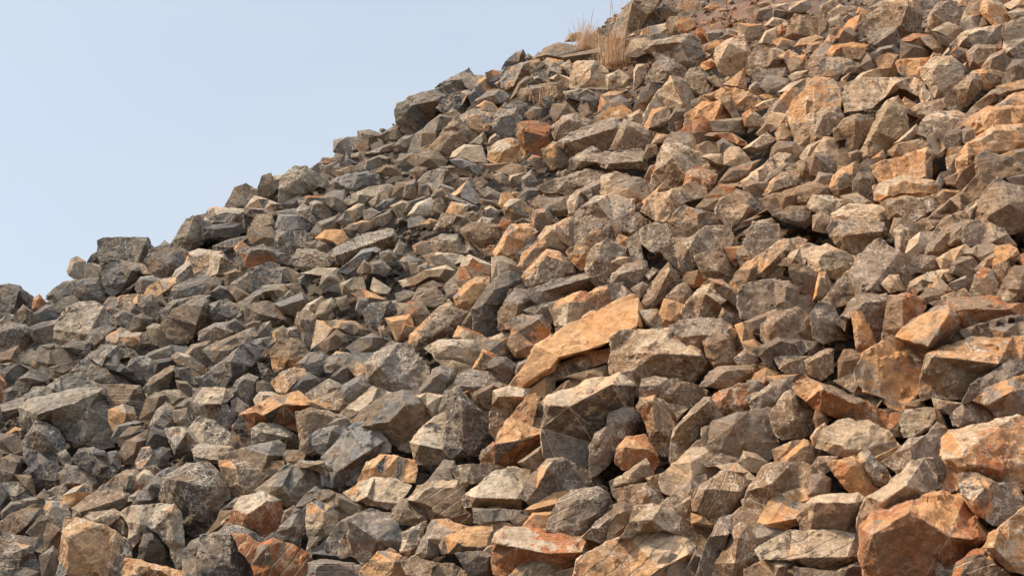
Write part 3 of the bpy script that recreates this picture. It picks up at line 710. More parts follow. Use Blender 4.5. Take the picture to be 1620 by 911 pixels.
tb 142,20 148,12 156,8 168,14 172,26 164,34 158,40 150,46 144,38 140,30|148,22|v
gg 74,79 82,70 90,67 104,68 110,76 111,86 104,92 98,90 88,84 80,78|92,76 102,70
ob 82,78 88,84 98,91 92,99 84,99 78,90
gt 58,88 70,83 82,78 84,90 76,97 64,97
ot 36,84 40,76 48,78 56,82 61,86 58,90 50,88 42,86
ob 0,94 2,82 14,70 22,62 30,56 36,62 46,66 42,72 32,78 24,84 12,92||v
gt 2,56 8,46 20,46 26,50 32,56 24,62 14,62||s
rb 0,57 10,57 15,66 14,72 6,75 -2,68 -4,62|2,66
rb -4,74 6,78 2,84 -6,82
gb 50,72 50,65 47,66 42,74 48,78
gg 28,44 34,38 40,46 38,54 30,52
tb 0,38 12,32 28,28 34,32 36,38 28,40 16,36 6,42|28,30
bb 16,8 26,4 38,4 46,10 54,16 56,22 46,20 34,20 22,18
bt 4,12 10,9 18,9 18,16 10,18 5,17
gb 40,0 50,-6 70,-4 72,4 64,8 58,12 48,8
bt 12,20 24,17 38,19 44,22 34,26 20,26
gg 8,28 14,26 20,28 16,32 8,34
gg 0,26 6,26 8,32 2,34
gb 9,44 18,40 26,44 18,48
bb 52,12 58,15 66,14 68,20 60,20
gt 120,6 126,2 140,-6 144,0 136,8 128,12
T 972 365
tg 11,8 20,0 28,-4 40,-4 44,4 40,12 32,18 26,14 22,10 24,24 18,26 14,18|22,11|v
gb 38,14 46,7 60,6 72,-2 90,-2 95,11 84,15 72,20 62,30 56,30 48,24 42,20|60,12|v
bd 40,20 50,22 58,30 62,34 56,38 50,30
bd 64,21 86,14 92,24 100,27 98,31 90,42 78,38 70,32|82,32
or 88,14 100,13 98,22 96,27 92,23
gb 98,18 106,4 110,-6 128,-4 132,6 126,12 118,18 112,22 106,26 102,28|108,22|v
dd 97,20 107,24 104,28 100,29
ob 111,24 120,16 132,8 144,6 150,9 146,14 138,22 128,30 120,36 114,34|136,14 116,33|v
bb 122,36 134,26 145,14 150,11 142,24 134,32 134,36
ob 92,42 96,34 104,26 112,22 115,32 112,40 104,46 96,47|108,30
tb 132,27 142,17 154,11 164,14 176,22 178,34 168,36 154,30 140,28|142,22
bd 140,28 150,28 162,34 170,40 168,50 156,52 146,46 141,38
dg 100,58 102,46 112,41 126,40 138,41 146,48 160,52 170,58 166,70 160,72 148,66 134,58 124,64 110,69 103,68|136,44 134,57
gb 118,76 124,68 130,60 136,58 144,62 152,68 158,74 162,80 164,90 166,100 150,102 134,99 126,92 118,86|126,74|v
bb 104,72 114,69 126,63 124,70 118,76 116,80 110,79
gb 20,60 26,48 34,36 42,27 46,32 52,40 44,48 38,56 34,64 24,62|44,31 28,60
bg 0,34 8,28 18,25 24,25 26,32 24,40 14,45 4,42 -4,40|4,34 22,30
gg 25,35 30,30 34,32 28,38
bo 14,46 22,41 26,44 20,53
tb -4,24 4,21 12,22 17,25 8,28 -2,34
bb 0,12 4,4 10,6 10,12 4,14
tb 3,16 10,13 14,20 8,21
gd -4,44 6,43 12,48 18,54 20,60 16,64 10,54 0,57
oo -4,60 10,53 15,60 20,70 22,77 14,78 2,82 -6,80
bb 20,64 34,63 40,72 44,78 36,80 26,74
oo 35,68 40,55 48,57 56,60 50,70 44,75 38,74
gb 42,52 50,44 56,42 60,48 58,56 52,60 44,56
br 54,40 58,34 66,32 74,38 70,44 62,44
tb 50,70 58,58 66,48 74,40 82,46 90,54 100,62 98,70 96,72 88,66 84,62 80,70 60,71|72,50 84,58|v
bd 82,72 86,62 94,68 97,74 90,76
rb 76,39 86,40 94,46 100,52 99,62 88,54 80,46
gb 46,76 54,72 70,70 84,71 92,76 99,84 100,94 92,102 78,104 68,97 58,88 50,82|68,82 84,84|v
ob 96,76 102,74 108,80 112,88 114,98 106,100 100,90
oo 84,82 92,76 96,80 94,86
gg 2,88 10,78 20,78 28,88 30,94 16,96 4,94
T 1296 365
gb 4,55 12,44 24,32 36,16 44,10 48,8 54,14 62,18 74,26 72,34 76,44 70,48 56,48 40,50 26,56 14,60 8,59|40,46 74,28|v
gb 26,56 34,51 52,51 54,60 52,72 50,86 42,84 34,70 24,70 22,78 16,72
rb 54,53 68,51 80,53 83,60 80,66 74,70 66,78 56,86 50,87 52,72|66,54 66,76
oo 26,66 34,66 37,72 41,80 44,90 38,97 30,95 28,84
gd 0,58 10,60 20,76 22,84 10,86 4,88 -4,84 -6,66
ot 69,18 72,8 80,2 88,2 94,5 86,12 80,18 76,24 70,22|78,10
gb 78,20 88,11 98,2 104,-6 114,-4 115,6 106,14 96,20 88,21
gb 60,0 68,-6 78,-4 78,4 70,14 69,22 62,17
tb 114,6 116,-4 130,-8 144,-2 150,6 154,12 148,14 138,11 128,11 118,12|138,8
bd 74,26 80,20 92,21 98,26 96,32 88,33 78,32 74,34
tb 74,40 86,34 104,31 112,38 104,42 94,40 84,46 78,50 72,46
gd 103,28 112,22 122,20 130,26 126,34 116,37 106,33
gt 94,22 104,16 114,12 120,16 114,24 106,27 98,30
gb 116,18 126,12 136,11 144,14 140,22 132,28 122,22
gb 124,30 132,22 142,16 146,16 147,22 140,28 130,31 126,32
ob 140,14 150,12 156,16 158,22 150,26 154,32 144,44 140,38 138,28|150,22
gd 104,42 116,36 124,34 122,42 120,50 112,46 108,46
rt 120,50 124,36 130,30 136,32 140,42 142,52 130,52||v
gt 142,50 150,34 154,29 166,30 170,44 160,52 152,57 144,56|158,46
ot 84,46 88,38 93,36 100,42 106,48 98,50 90,46
gb 80,54 84,46 90,46 99,50 94,56 84,57
bt 98,52 108,48 114,46 119,52 110,55 100,56
br 91,58 104,54 124,53 142,53 144,57 162,58 168,64 160,70 140,74 124,78 114,78 108,68 98,64|112,62 150,62
dd 114,79 126,74 146,68 166,66 166,72 140,76 122,84 120,88
gb 122,84 130,78 148,74 168,72 168,86 150,88 130,90 124,88|146,80
ob 0,34 5,34 10,46 4,54 -4,54
ty -2,14 6,12 14,14 24,20 30,22 24,30 18,36 8,36 -4,34 -8,22
gb 8,0 12,-6 30,-8 50,-6 56,4 48,8 40,14 32,19 24,18 14,10|20,4 50,0|v
gt 50,42 56,36 62,36 66,46 56,48
T 324 183
tg 0,86 4,76 8,73 20,75 32,75 36,80 38,84 34,92 27,92 26,85 14,87 6,88
dd 2,89 14,87 27,86 28,92 24,96 8,95
gb 16,73 20,66 24,58 32,55 37,58 39,64 34,68 33,74 24,75
bb 37,58 42,59 44,64 38,65
to 33,67 40,64 50,67 58,70 54,76 46,74 34,72
gd 33,73 46,74 56,77 54,79 42,81 34,78
gd 43,57 46,49 52,47 54,52 60,58 58,60 53,66 46,64
tg 50,52 54,49 61,48 60,54 57,60 52,58
gd 60,68 61,52 64,47 72,41 80,41 90,48 97,54 95,57 88,56 84,60 76,63 68,67 62,70|74,50 76,62
dd 62,70 75,64 76,71 72,74 66,73
rb 75,66 80,64 92,64 90,68 84,69 77,71
gb 73,75 78,71 83,73 90,84 86,86 80,83 74,80
gg 84,70 88,68 98,70 104,76 100,80 92,80 86,76
gt 92,66 100,61 110,60 111,66 118,71 114,78 108,76 100,72
gb 100,52 112,47 128,45 140,50 140,54 130,55 120,59 112,59 104,56
gg 112,67 118,62 130,57 144,55 148,57 144,62 134,65 124,70 116,70||s a-80
tb 106,83 112,76 120,71 125,71 127,80 118,84 110,86
gb 85,92 90,85 104,80 106,88 100,94 90,95
gb 57,88 60,79 74,79 80,84 76,90 62,92
gt 38,86 42,79 52,79 54,86 48,92 38,91||s a8
bb 58,76 70,74 74,78 60,80
gt 103,20 112,18 121,18 116,24 114,30 106,30 103,28|105,22
gb 122,18 122,13 130,12 138,15 134,20 128,24 122,22
oo 118,22 122,20 128,20 128,26 122,27
tb 136,16 144,12 153,9 156,15 152,20 142,19
gb 118,31 124,29 138,30 136,34 124,35 118,33
gg 120,40 128,36 138,32 144,34 142,38 132,42 126,44 121,43
gt 94,42 100,38 106,36 108,42 104,45 96,45
rr 92,38 94,34 100,34 100,38
bb 101,36 104,31 110,32 108,37
gd 108,38 112,29 114,34 120,38 112,40
bb 84,42 90,38 93,42 90,45
gb 104,44 116,40 122,42 114,48 106,50
tb 131,68 138,62 144,60 146,66 138,70 133,72
gb 128,30 140,25 150,22 148,28 136,30
gb 133,82 140,78 147,75 150,80 142,86 136,86
gb 149,64 152,54 160,53 168,56 168,66 156,67
gb 152,36 156,32 164,30 170,34 168,38 156,39
gb 150,24 156,18 164,16 166,24 158,27
bb 136,45 142,40 150,40 154,46 144,47
gb 148,72 156,68 164,70 164,78 154,80
gb 136,72 142,67 150,66 150,70 142,74
ob 118,86 124,84 132,84 132,88 124,92 119,90
bb 110,90 116,86 122,90 116,94
gb 126,76 132,74 138,77 132,82 127,82
T 648 183
gd -10,-3 -8,-9 0,-14 12,-18 25,-21 30,-12 25,2 12,9 3,14 -4,12 -9,5|2,-8 20,-12
gd 22,-22 34,-30 46,-36 50,-28 51,-20 44,-12 32,-10 26,-14
gg 38,6 42,0 52,-4 66,0 68,10 66,14 52,14 44,12
gb 10,26 20,22 30,8 37,2 44,10 51,16 48,22 40,30 30,34 20,28 14,30
gg 66,2 74,-4 84,-4 88,4 86,20 84,22 74,16 68,10
tt 36,29 44,24 56,25 60,37 57,40 50,38 44,35 34,33
bd 33,36 40,34 52,39 58,41 52,46 42,42
to 64,26 70,21 78,19 84,20 92,32 84,34 76,38 66,36 63,34|74,28
gb 0,36 4,31 20,28 28,36 24,42 16,41 6,40|16,34
gb 0,28 4,16 10,12 20,15 16,26 8,31
rr 86,16 87,7 96,5 106,5 112,10 116,18 112,24 106,30 96,28 90,24|106,16 90,12
gb 112,10 122,1 132,-1 146,7 138,12 130,16 124,20 116,18||v
gb 120,20 134,12 146,8 160,2 168,8 166,24 154,29 138,31 132,34 124,26|122,22 150,16 162,10
bb 106,27 114,22 122,22 130,34 126,40 114,42 108,36|114,24 118,40
gg 130,34 138,29 146,25 152,30 168,29 180,30 180,38 176,42 158,46 148,38 134,42 128,44|136,36 148,37 162,42
gb 60,39 80,38 88,40 91,43 90,48 84,52 76,47 66,44
gb 104,56 118,50 130,46 140,43 156,46 150,54 136,58 128,64 118,60 108,60
gg 89,50 96,44 100,52 96,56 90,57
gb 8,52 14,46 26,42 36,46 40,56 34,58 22,54 12,54|28,44 26,54
gb 15,54 24,54 34,58 30,62 20,60
tg 30,64 38,60 46,52 50,58 56,68 54,72 48,70 40,66
gd 32,62 44,68 54,72 50,76 42,72 32,66
oo 30,76 34,69 46,71 44,76 38,80 32,79
gg 0,78 6,70 16,66 18,72 14,78 4,80
gd 18,68 24,66 30,71 26,78 18,76
gg 20,90 26,78 34,80 34,86 28,90
gg 35,86 37,79 44,80 48,84 46,90 38,90
oo 71,70 73,62 78,61 82,66 78,68 74,72
tb 75,72 80,67 88,67 95,74 92,79 80,83 76,78|78,72
gg 96,68 104,64 112,66 127,64 128,76 122,78 112,80 108,74 98,74
rb 96,90 98,76 108,74 112,80 111,88 102,91
ob 106,64 110,58 114,56 122,61 126,66 116,66
gb 86,66 92,58 104,58 106,64 98,68 92,70
tt 127,66 132,60 148,52 162,46 172,50 172,60 160,66 146,66 138,72 134,80 128,80 127,72
tg 124,92 128,84 136,74 148,65 162,64 176,68 176,84 170,100 160,112 144,110 132,100|148,68 160,84|v
tb 112,88 124,82 130,80 134,84 126,94 116,96
bb 56,60 62,57 72,62 70,66 60,64
gb 40,50 50,50 58,54 54,58 46,56
gb 66,48 72,46 82,52 78,56 72,54
tb 60,74 64,72 70,76 68,80 62,79
gb 52,86 58,81 66,82 66,88 56,90
ob 71,88 74,81 80,84 76,90
ob 10,86 16,82 22,84 16,89
gb 0,82 8,80 13,84 8,88 0,88
bb 1,44 6,41 13,42 12,48 6,50
gb 27,41 36,40 46,43 47,48 40,46 32,45
tg 64,18 68,15 71,18 68,23 63,22
bb 48,22 54,18 58,14 60,19 56,24
rb 94,36 98,32 106,34 108,40 100,42
gb 44,78 50,76 54,78 52,82 46,81
gb 9,14 16,6 24,0 36,-2 36,3 28,10 20,14
gb 8,55 14,56 18,64 12,66 8,62
gb -4,54 4,52 8,62 6,66 -4,64
tb 80,48 90,46 86,54 80,52
gb 56,66 66,68 68,71 58,70
rb 118,46 124,43 128,46 122,48
gd 0,68 12,64 14,66 4,74 -4,76
gb 20,60 26,58 30,63 24,66 18,64
T 972 183
gb 0,20 5,10 8,4 20,8 28,14 28,20 22,24 8,27 -2,26
gb -4,30 8,28 20,27 24,32 24,42 12,42 0,42 -8,40|-4,38 22,36
ob 24,14 24,8 30,-4 42,-6 44,2 38,8 30,12
dd 44,11 44,4 48,-4 56,-4 60,2 56,8 50,13
oo 57,0 70,-10 86,-14 92,-6 96,2 90,8 77,4 62,3
bd 77,5 92,2 102,2 105,8 102,14 92,14 80,12
rb 50,14 62,5 70,2 75,6 77,12 72,20 66,26 62,14 56,14|62,14
gt 40,22 46,14 60,14 64,20 64,28 58,30 50,24||s v a-55
tb 30,54 33,44 38,26 46,20 58,28 70,31 80,36 84,42 80,46 64,40 58,50 56,57 48,56 36,58|46,34 56,48|v
rr 56,56 58,46 64,40 80,47 78,56 73,63 66,58||s a-35
rg 84,52 92,42 106,38 114,36 110,42 104,50 96,52 84,56
ty 76,31 84,31 88,38 82,39 70,33
gb 88,30 92,26 98,26 104,32 108,38 98,40 88,38
tb 98,54 108,46 120,38 128,30 138,32 138,38 124,46 116,52 106,56||s v a-60
gb 126,26 130,21 142,22 148,30 142,38 134,34 124,34
bd 114,52 122,46 134,38 140,36 140,40 128,48 118,54
tb 103,26 110,20 120,14 126,20 118,26 110,28
br 74,16 78,14 92,14 102,20 104,24 96,22 84,18
gb 66,24 74,21 82,24 82,30 72,32 66,30
gg 82,22 86,19 96,25 90,29 84,30
or 30,22 34,15 42,16 38,21
bb 24,32 26,24 32,24 30,30 26,34
br 74,64 82,56 98,54 102,58 94,64 84,66
dg 102,54 108,52 122,54 122,62 125,68 118,72 110,64 104,60
gt 81,74 86,66 98,60 106,62 112,70 118,74 110,80 102,84 96,90 88,84 82,78|106,72|v
dd 96,90 102,84 112,79 124,72 120,78 108,86
gb 23,75 28,66 40,60 52,57 62,54 70,58 72,66 64,66 52,70 48,78 44,86 34,82|44,62 44,84
gb 44,90 50,76 56,72 68,76 78,78 86,84 84,92 74,92 60,96 48,96|66,78
ob 10,76 22,68 38,54 42,58 34,66 24,74 20,78
gt 0,47 10,48 22,52 30,56 26,64 12,74 2,78 -8,78 -10,60|10,58
ty -10,50 0,46 5,50 8,62 10,70 2,78 -10,76
tb 0,84 8,77 18,78 28,84 24,90 16,94 2,94
gb 22,92 32,85 42,88 38,94 26,96
ob 119,62 124,52 132,46 142,44 148,50 144,56 134,58 124,64|144,46
gb 138,42 148,36 162,30 176,28 176,40 166,46 158,50 150,48|150,42
gb 118,66 130,62 148,58 164,50 176,54 178,66 170,76 156,72 144,70 134,74 128,78
bd 128,79 140,72 156,72 160,80 150,88 136,84
gb 104,92 114,84 124,82 130,90 122,96 108,96
ot 138,0 142,-10 152,-20 162,-24 172,-22 178,-12 176,0 170,12 160,20 150,26 144,18|158,4|v
oo 128,14 132,8 138,6 139,14 134,20 130,20
gb 120,4 124,-2 138,0 138,6 130,10 124,12
tb 148,32 154,24 164,20 172,28 160,33 150,35
bb 48,6 58,2 50,12
rb 102,0 108,-4 116,2 120,8 112,10 104,8
bb 113,14 120,6 124,8 120,14 116,16
gb 66,72 72,66 82,66 78,74 70,74
tb 12,0 20,-4 26,2 22,7 12,4
oo -4,0 4,-4 10,0 8,3 -4,4
gb 24,50 28,41 32,40 32,48 26,52
T 1296 183
tb 0,24 4,18 14,19 16,28 16,33 6,32 -4,30
bd -6,46 -4,30 14,33 14,46 4,47
gb 14,20 13,12 20,4 30,0 38,2 42,8 36,18 30,26 22,28 22,18|28,4
gb 15,44 15,29 19,27 24,34 24,40 18,44
bb 31,36 34,26 42,12 46,2 54,-10 64,-10 68,0 70,14 62,20 52,27 42,34 36,38
gt 8,-6 14,-6 18,2 12,10 2,20 -6,22 -6,0
tb 60,22 70,12 76,8 80,14 74,20 66,24 58,28
gd 80,14 82,6 88,-2 104,-2 112,2 108,10 104,18 96,20 88,18||v
gb 56,28 64,22 76,20 88,18 84,28 70,32 60,32
gd 86,18 96,19 102,26 96,32 88,30
bd 96,16 102,12 114,12 118,20 110,26 102,26
gb 108,10 112,2 120,-2 120,6 114,14 110,12
bb 114,12 122,8 128,16 126,20 118,24 115,20
oo 116,6 122,0 134,-6 150,-8 166,-8 168,2 160,8 148,10 136,14 127,17 122,10
oo 111,34 114,28 124,18 138,9 152,8 168,7 170,24 156,28 146,32 128,31 120,38 112,44
bb 101,34 103,27 112,26 112,34 112,44 106,46 102,42
to 43,40 50,37 70,32 76,30 84,26 88,30 89,34 84,40 85,50 70,50 60,50 50,54 46,46|84,29 84,48
bb 84,38 89,34 89,50 85,50
to 45,56 50,54 62,50 68,48 78,50 88,52 94,58 94,62 86,63 80,66 70,63 60,64 52,68 46,66
gb 50,70 58,66 70,64 80,66 94,62 98,66 92,76 82,82 76,88 66,84 58,80 54,72||v
ob 93,64 98,59 110,60 106,65 98,70
gg 78,84 88,80 106,65 118,54 126,46 124,34 130,30 140,32 152,36 162,44 154,48 144,50 132,60 124,66 112,76 100,80 88,90 80,90|112,74
gd 108,54 112,44 124,34 127,44 118,54 112,58
bb 90,92 100,80 112,76 124,68 130,66 124,80 116,84 104,88 94,98
dg 106,90 112,80 126,68 126,82 118,86 108,94
gb 144,32 154,28 168,26 170,36 162,42 150,36
bd 150,50 164,46 170,48 168,58 158,58
gb 125,84 128,68 134,58 142,50 152,56 170,58 176,64 176,76 164,90 150,92 138,88|146,52 150,70 134,79
gb 100,94 108,86 118,83 130,86 140,92 136,100 120,104 104,102
ob 9,56 12,48 18,42 28,38 32,44 28,50 28,58 20,62 12,64
dd 28,52 32,46 43,46 46,56 44,66 36,66 28,62
bd 32,40 38,35 43,38 44,46 34,46
ot 42,34 50,28 52,34 44,36
gb -4,56 0,46 12,48 10,56 8,62 -2,64
gg 12,78 22,72 36,70 50,72 56,82 54,90 42,92 24,88 12,84
tb 18,64 30,62 40,68 50,76 40,72 30,72 22,70
gb -8,72 -4,64 8,64 20,68 26,72 14,77 0,78
ob -4,80 4,78 10,82 12,90 4,92 -4,90
gb 57,92 60,82 66,82 76,88 74,96 62,98
bb 92,54 96,46 104,44 100,52 96,58
gb 100,50 108,46 112,48 108,56 102,54
gb 24,30 30,28 34,30 30,38 26,36
T 648 1
gd 23,85 30,76 40,73 46,71 50,76 52,82 44,90 34,91 26,87|46,74
rb 24,72 26,66 31,65 38,72 32,73
gg 44,64 48,60 56,60 62,61 66,67 60,72 50,70 46,68
bd 61,58 66,56 73,57 73,62 67,67 64,64|72,58
ob 68,66 74,62 75,68 72,70
gd 74,54 77,48 84,42 89,40 92,46 90,50 80,52|88,42
gb 72,60 76,54 90,50 100,48 102,52 94,58 86,66 78,72 74,68|90,51 82,68
gb 80,78 86,66 92,61 96,62 90,70 84,76
gd 93,62 102,60 112,64 104,68 94,68
gb 87,78 90,70 104,67 118,64 124,72 118,78 104,80 92,80
gd 104,58 110,54 120,53 122,58 114,62 106,62
tb 112,62 118,59 127,62 128,70 122,68
gb 104,44 108,38 118,34 128,35 140,38 132,42 124,46 112,46
bb 124,32 127,27 134,26 136,30 130,32
gg 121,44 130,41 142,39 151,38 150,46 142,48 132,48 124,47|122,45 150,41
ot 107,49 110,46 120,48 120,51 112,52
gt 128,68 129,52 134,49 146,49 154,54 160,66 158,70 142,68 130,70|144,52|s a10
gd 124,72 140,70 160,70 150,76 136,79 126,76
ob 150,88 152,76 158,73 168,73 166,80 158,84 152,88
gg 152,88 158,80 166,76 172,80 170,86 160,88
rb 148,92 158,86 168,84 174,88 172,96 158,98 150,98
gd 45,90 52,80 60,74 70,72 78,76 77,82 68,84 60,84 54,88
gb 58,78 62,72 70,71 76,74 68,80
oo 54,84 60,80 66,82 72,90 66,88 58,86
gt 70,88 76,82 84,88 86,96 76,98 70,94
gb 42,94 48,86 58,86 72,92 74,96 58,100 44,98
gd 74,84 84,80 92,82 92,88 88,92
gb 92,90 98,85 104,86 102,92 96,94
gd 106,78 112,76 114,82 108,85
gb 112,90 114,83 124,82 130,88 126,94 116,95
gd 124,78 130,74 134,80 128,84
gb 134,86 140,82 144,90 138,94
gb 136,78 142,75 148,78 146,84 138,82
gb 28,91 34,86 40,91 34,96 28,96
gd 47,76 52,70 56,76 60,82 54,86 50,84
gb 92,46 94,43 98,46 95,48
gb 98,46 102,42 106,46 102,49
gb 120,52 126,48 130,54 126,57
T 972 1
gb -6,46 -4,34 0,24 4,12 10,4 20,-6 34,-10 40,-4 32,4 26,12 22,20 14,28 8,36 4,44|14,2 8,30
gd 25,12 30,6 36,10 40,16 34,20 28,20
gb 32,8 44,4 50,9 46,14 38,14
tt 10,29 18,24 28,21 42,18 46,22 38,26 28,27 20,28
bd 12,30 28,27 38,26 46,22 50,26 44,30 30,32 16,32
gb 9,43 14,32 24,31 30,34 28,40 18,44
bt 24,35 36,31 48,28 60,27 66,32 70,42 68,50 60,54 50,52 40,46 32,42 26,40|30,35 52,33 58,48|v
oo 49,18 54,14 60,15 63,20 60,24 56,27 52,24
bb 41,20 44,14 50,14 50,22 46,26
rr 64,26 68,22 72,26 73,33 68,34
gb 34,48 32,43 38,44 50,50 56,56 58,62 56,66 48,62 38,66 30,64 26,62 30,54|32,46 42,56|v
bd 16,84 20,74 28,66 38,66 32,74 26,82 20,92 16,90
bt 25,90 30,80 38,70 44,62 50,62 56,66 62,78 62,86 52,92 46,96 40,104 30,100 24,98|46,64 54,82|v
gg 57,62 60,56 68,54 74,60 83,70 80,74 70,78 62,74 58,68
or 67,56 70,50 76,47 82,50 76,54 70,56
gb 80,44 82,38 90,32 102,29 104,36 107,42 104,52 96,56 86,57 82,50|90,34 104,40 84,46
gb 104,56 106,48 112,37 116,35 126,42 136,52 134,54 124,54 114,58 108,60|126,46|v
bd 112,60 120,55 134,54 138,60 128,62 116,66 110,64
or 88,66 94,60 102,55 104,62 104,70 96,70
ob 99,19 106,19 116,20 115,30 106,31 99,29
tt 115,34 120,25 128,22 128,30 124,33
or 128,24 132,20 136,24 130,29
tb 137,28 139,17 144,12 158,14 166,18 166,26 154,27 144,30|140,26
tg 114,8 126,4 140,2 152,0 154,5 150,9 136,10 126,7
gd 113,8 126,7 142,9 150,10 142,14 124,16 114,14
tt 144,36 148,31 158,28 164,30 156,35 148,36
ob 126,32 132,30 142,33 140,36 130,36
ob 137,48 142,45 150,44 152,50 148,55 140,56|150,46
gb 153,56 152,50 158,42 168,34 174,40 170,54 160,60|166,44
tt 139,60 144,57 152,56 148,62 142,64
bg 117,68 120,62 125,60 134,62 139,66 132,72 122,72
gb 107,72 108,68 112,65 118,68 116,74
gb 74,62 80,60 88,68 86,71 80,68
ob 74,76 86,70 96,70 106,73 112,76 122,74 126,76 124,84 114,86 104,88 96,84 88,80 82,78|104,76
oo 58,90 66,86 84,79 90,86 94,96 84,102 70,104 57,100|84,82
gb 84,78 92,76 96,86 100,94 96,98 90,90
gb 63,86 68,76 76,80 72,82
gb 46,92 50,84 58,84 62,88 56,92
tb 112,84 118,80 128,78 124,84 116,86
gg 119,92 126,82 136,72 144,70 152,74 148,78 140,84 134,90 124,96
tb 132,72 140,66 152,62 166,62 168,66 156,70 146,72
to 137,90 144,82 154,75 164,70 172,64 178,74 178,90 170,104 162,112 152,112 146,104 138,98|152,78 150,104|v
tg 86,24 90,23 98,25 96,28 88,27
bb 72,26 84,23 98,22 98,24 86,25 84,30 76,32
rb 84,30 90,26 98,29 92,32
gb 70,36 80,32 84,36 78,40 72,40
gb 106,8 112,4 122,0 128,4 118,8 110,12
tb 120,20 126,14 134,16 138,20 130,22
ob 152,42 154,35 162,33 168,36 160,41
tb 118,40 128,38 136,42 130,44
oo 130,44 138,40 144,43 138,48 132,46
tb 16,56 18,52 24,52 26,58 22,66 16,70
gb -6,60 4,56 12,62 8,68 -4,70
oo 72,6 80,1 83,5 76,8
gt 60,80 66,78 64,84 60,84
T 1296 1
ob 32,20 42,12 52,2 62,-6 74,-6 78,4 80,12 80,24 72,28 62,33 52,30 44,26 36,28|70,4|v
gg 39,26 46,23 60,22 62,30 62,34 56,38 48,38 40,34|60,24 44,35
rb 66,32 76,27 88,28 96,34 100,40 92,42 84,36 74,34
dd 65,46 66,33 74,34 84,36 90,42 84,46 74,47
gb 85,24 87,14 92,6 98,1 108,3 113,10 112,22 108,26 96,28|90,10 106,24|v
gt 90,24 102,18 112,22 114,26 106,31 100,29
bd 108,32 110,30 114,26 106,36 98,34 92,26
tg 106,35 114,26 124,22 142,20 143,26 142,36 132,36 122,38|110,36
bd 100,44 108,37 118,40 118,50 108,47
tb 96,46 104,36 112,28 120,36 106,40 100,46
gr 118,42 124,36 144,36 144,42 136,47 130,54 120,52
bd 112,18 120,12 128,12 136,19 126,22 116,26
br 113,16 116,8 122,-2 130,-2 132,8 126,14 116,20
oo 128,8 130,-2 138,-2 146,6 152,14 154,20 150,26 144,24 136,18
ob 4,44 12,36 26,34 38,36 40,42 34,49 28,48 18,46
bb -6,50 0,46 18,46 30,50 24,58 14,60 0,62 -6,58
oo 62,50 66,47 86,46 94,48 84,54 80,62 72,62 64,56|80,54
tt 82,54 92,46 104,45 112,52 114,62 108,70 100,76 92,76 86,66 82,60||s a30
gb 100,78 106,70 114,64 120,60 128,60 126,72 118,82 108,88 102,84|120,64 118,70
gb 118,60 124,56 134,54 146,58 148,66 138,68 128,70
gg 130,52 136,44 146,40 150,48 146,58 138,57 132,56
tb 146,38 146,22 152,18 162,16 168,20 168,48 156,54 148,52|150,40|v
go 146,64 148,56 154,48 164,48 168,54 164,62 150,66|154,52
bt 20,76 24,66 36,62 48,62 60,62 72,62 80,66 80,78 72,74 62,70 52,76 42,84 30,86 22,88|60,66|v
gb -8,84 -6,66 8,67 16,72 20,80 18,92 4,98 -6,94
ot -8,66 -2,61 8,62 14,66 10,70 -4,70
gb 46,90 54,80 62,77 66,84 66,96 54,98
ob 64,84 68,78 78,84 78,92 68,94
tt 82,70 88,74 90,80 82,84 80,76
gb 70,88 80,82 90,80 98,78 104,84 98,90 84,94
gg 116,90 124,82 136,72 142,70 148,72 140,80 130,86 120,92
oo 122,94 136,86 150,76 166,72 168,88 160,94 146,98 130,100
gb 86,98 96,90 108,88 116,92 110,100 96,104
ob 142,68 152,64 166,62 168,70 156,72 146,72
oo 62,82 72,82 80,88 74,96 64,94
tb 28,64 34,58 46,54 52,60 44,63 36,64
ob 46,46 54,43 62,44 62,54 60,60 54,60 48,54|60,46
gd 42,42 48,38 58,36 64,42 52,44 46,48
gg 33,52 38,43 42,46 44,52 40,56
gb 20,58 22,52 32,52 38,57 30,57
rb 14,30 18,23 24,22 30,28 28,34 20,34
ob 24,16 32,12 40,10 34,20 28,26 18,24
tb 4,34 8,28 14,30 12,34 6,38
gb -4,44 2,35 6,36 4,44
bb 8,16 16,12 20,20 16,24 10,20
tt 8,10 16,4 22,6 22,11 14,12
oo 30,10 32,6 38,9 34,12
gb 40,6 50,0 54,-2 52,6 46,8
tb 74,2 84,-2 92,0 90,6 80,7
gg 136,-4 142,0 146,8 142,6
tb 146,4 154,0 162,-4 166,4 156,10 150,8
tg 150,10 158,7 168,8 166,14 154,14
gg 154,18 160,14 168,13 168,20 158,22
tb 80,86 88,76 90,80 84,84
tb 110,54 116,50 118,56 112,58
tb 84,58 90,42 96,44 92,46
oo 106,0 114,-2 116,4 110,5
gb 2,4 10,0 16,4 10,8 2,10
ob 0,12 6,16 6,24 0,26
tb 18,62 24,58 20,66 16,68
rb 12,66 20,64 20,70 14,71
gb 2,60 8,56 16,58 12,64 4,63
ot 20,68 28,64 30,66 22,70
oo 86,48 90,43 95,43 94,47
gg 134,4 140,2 144,8 138,8
rb 8,24 14,22 14,30 8,30
tb 36,0 46,-2 48,4 40,6
"""
ROCKS = parse(DATA)

def inframe_area(r):
    x = [min(max(p[0], 0), W) for p in r['P']]; y = [min(max(p[1], 0), H) for p in r['P']]
    return abs(sum(x[i] * y[(i + 1) % len(x)] - x[(i + 1) % len(x)] * y[i] for i in range(len(x)))) / 2

for r in ROCKS: r['seen'] = inframe_area(r)
ROCKS.sort(key=lambda r: -r['seen'])

def subdiv_to(bm, L, rounds):
    for _ in range(rounds):
        es = [e for e in bm.edges if e.calc_length() > L]
        if not es: break
        bmesh.ops.subdivide_edges(bm, edges=es, cuts=1, use_grid_fill=False)
        bmesh.ops.triangulate(bm, faces=[f for f in bm.faces if len(f.verts) > 3], quad_method='SHORT_EDGE')

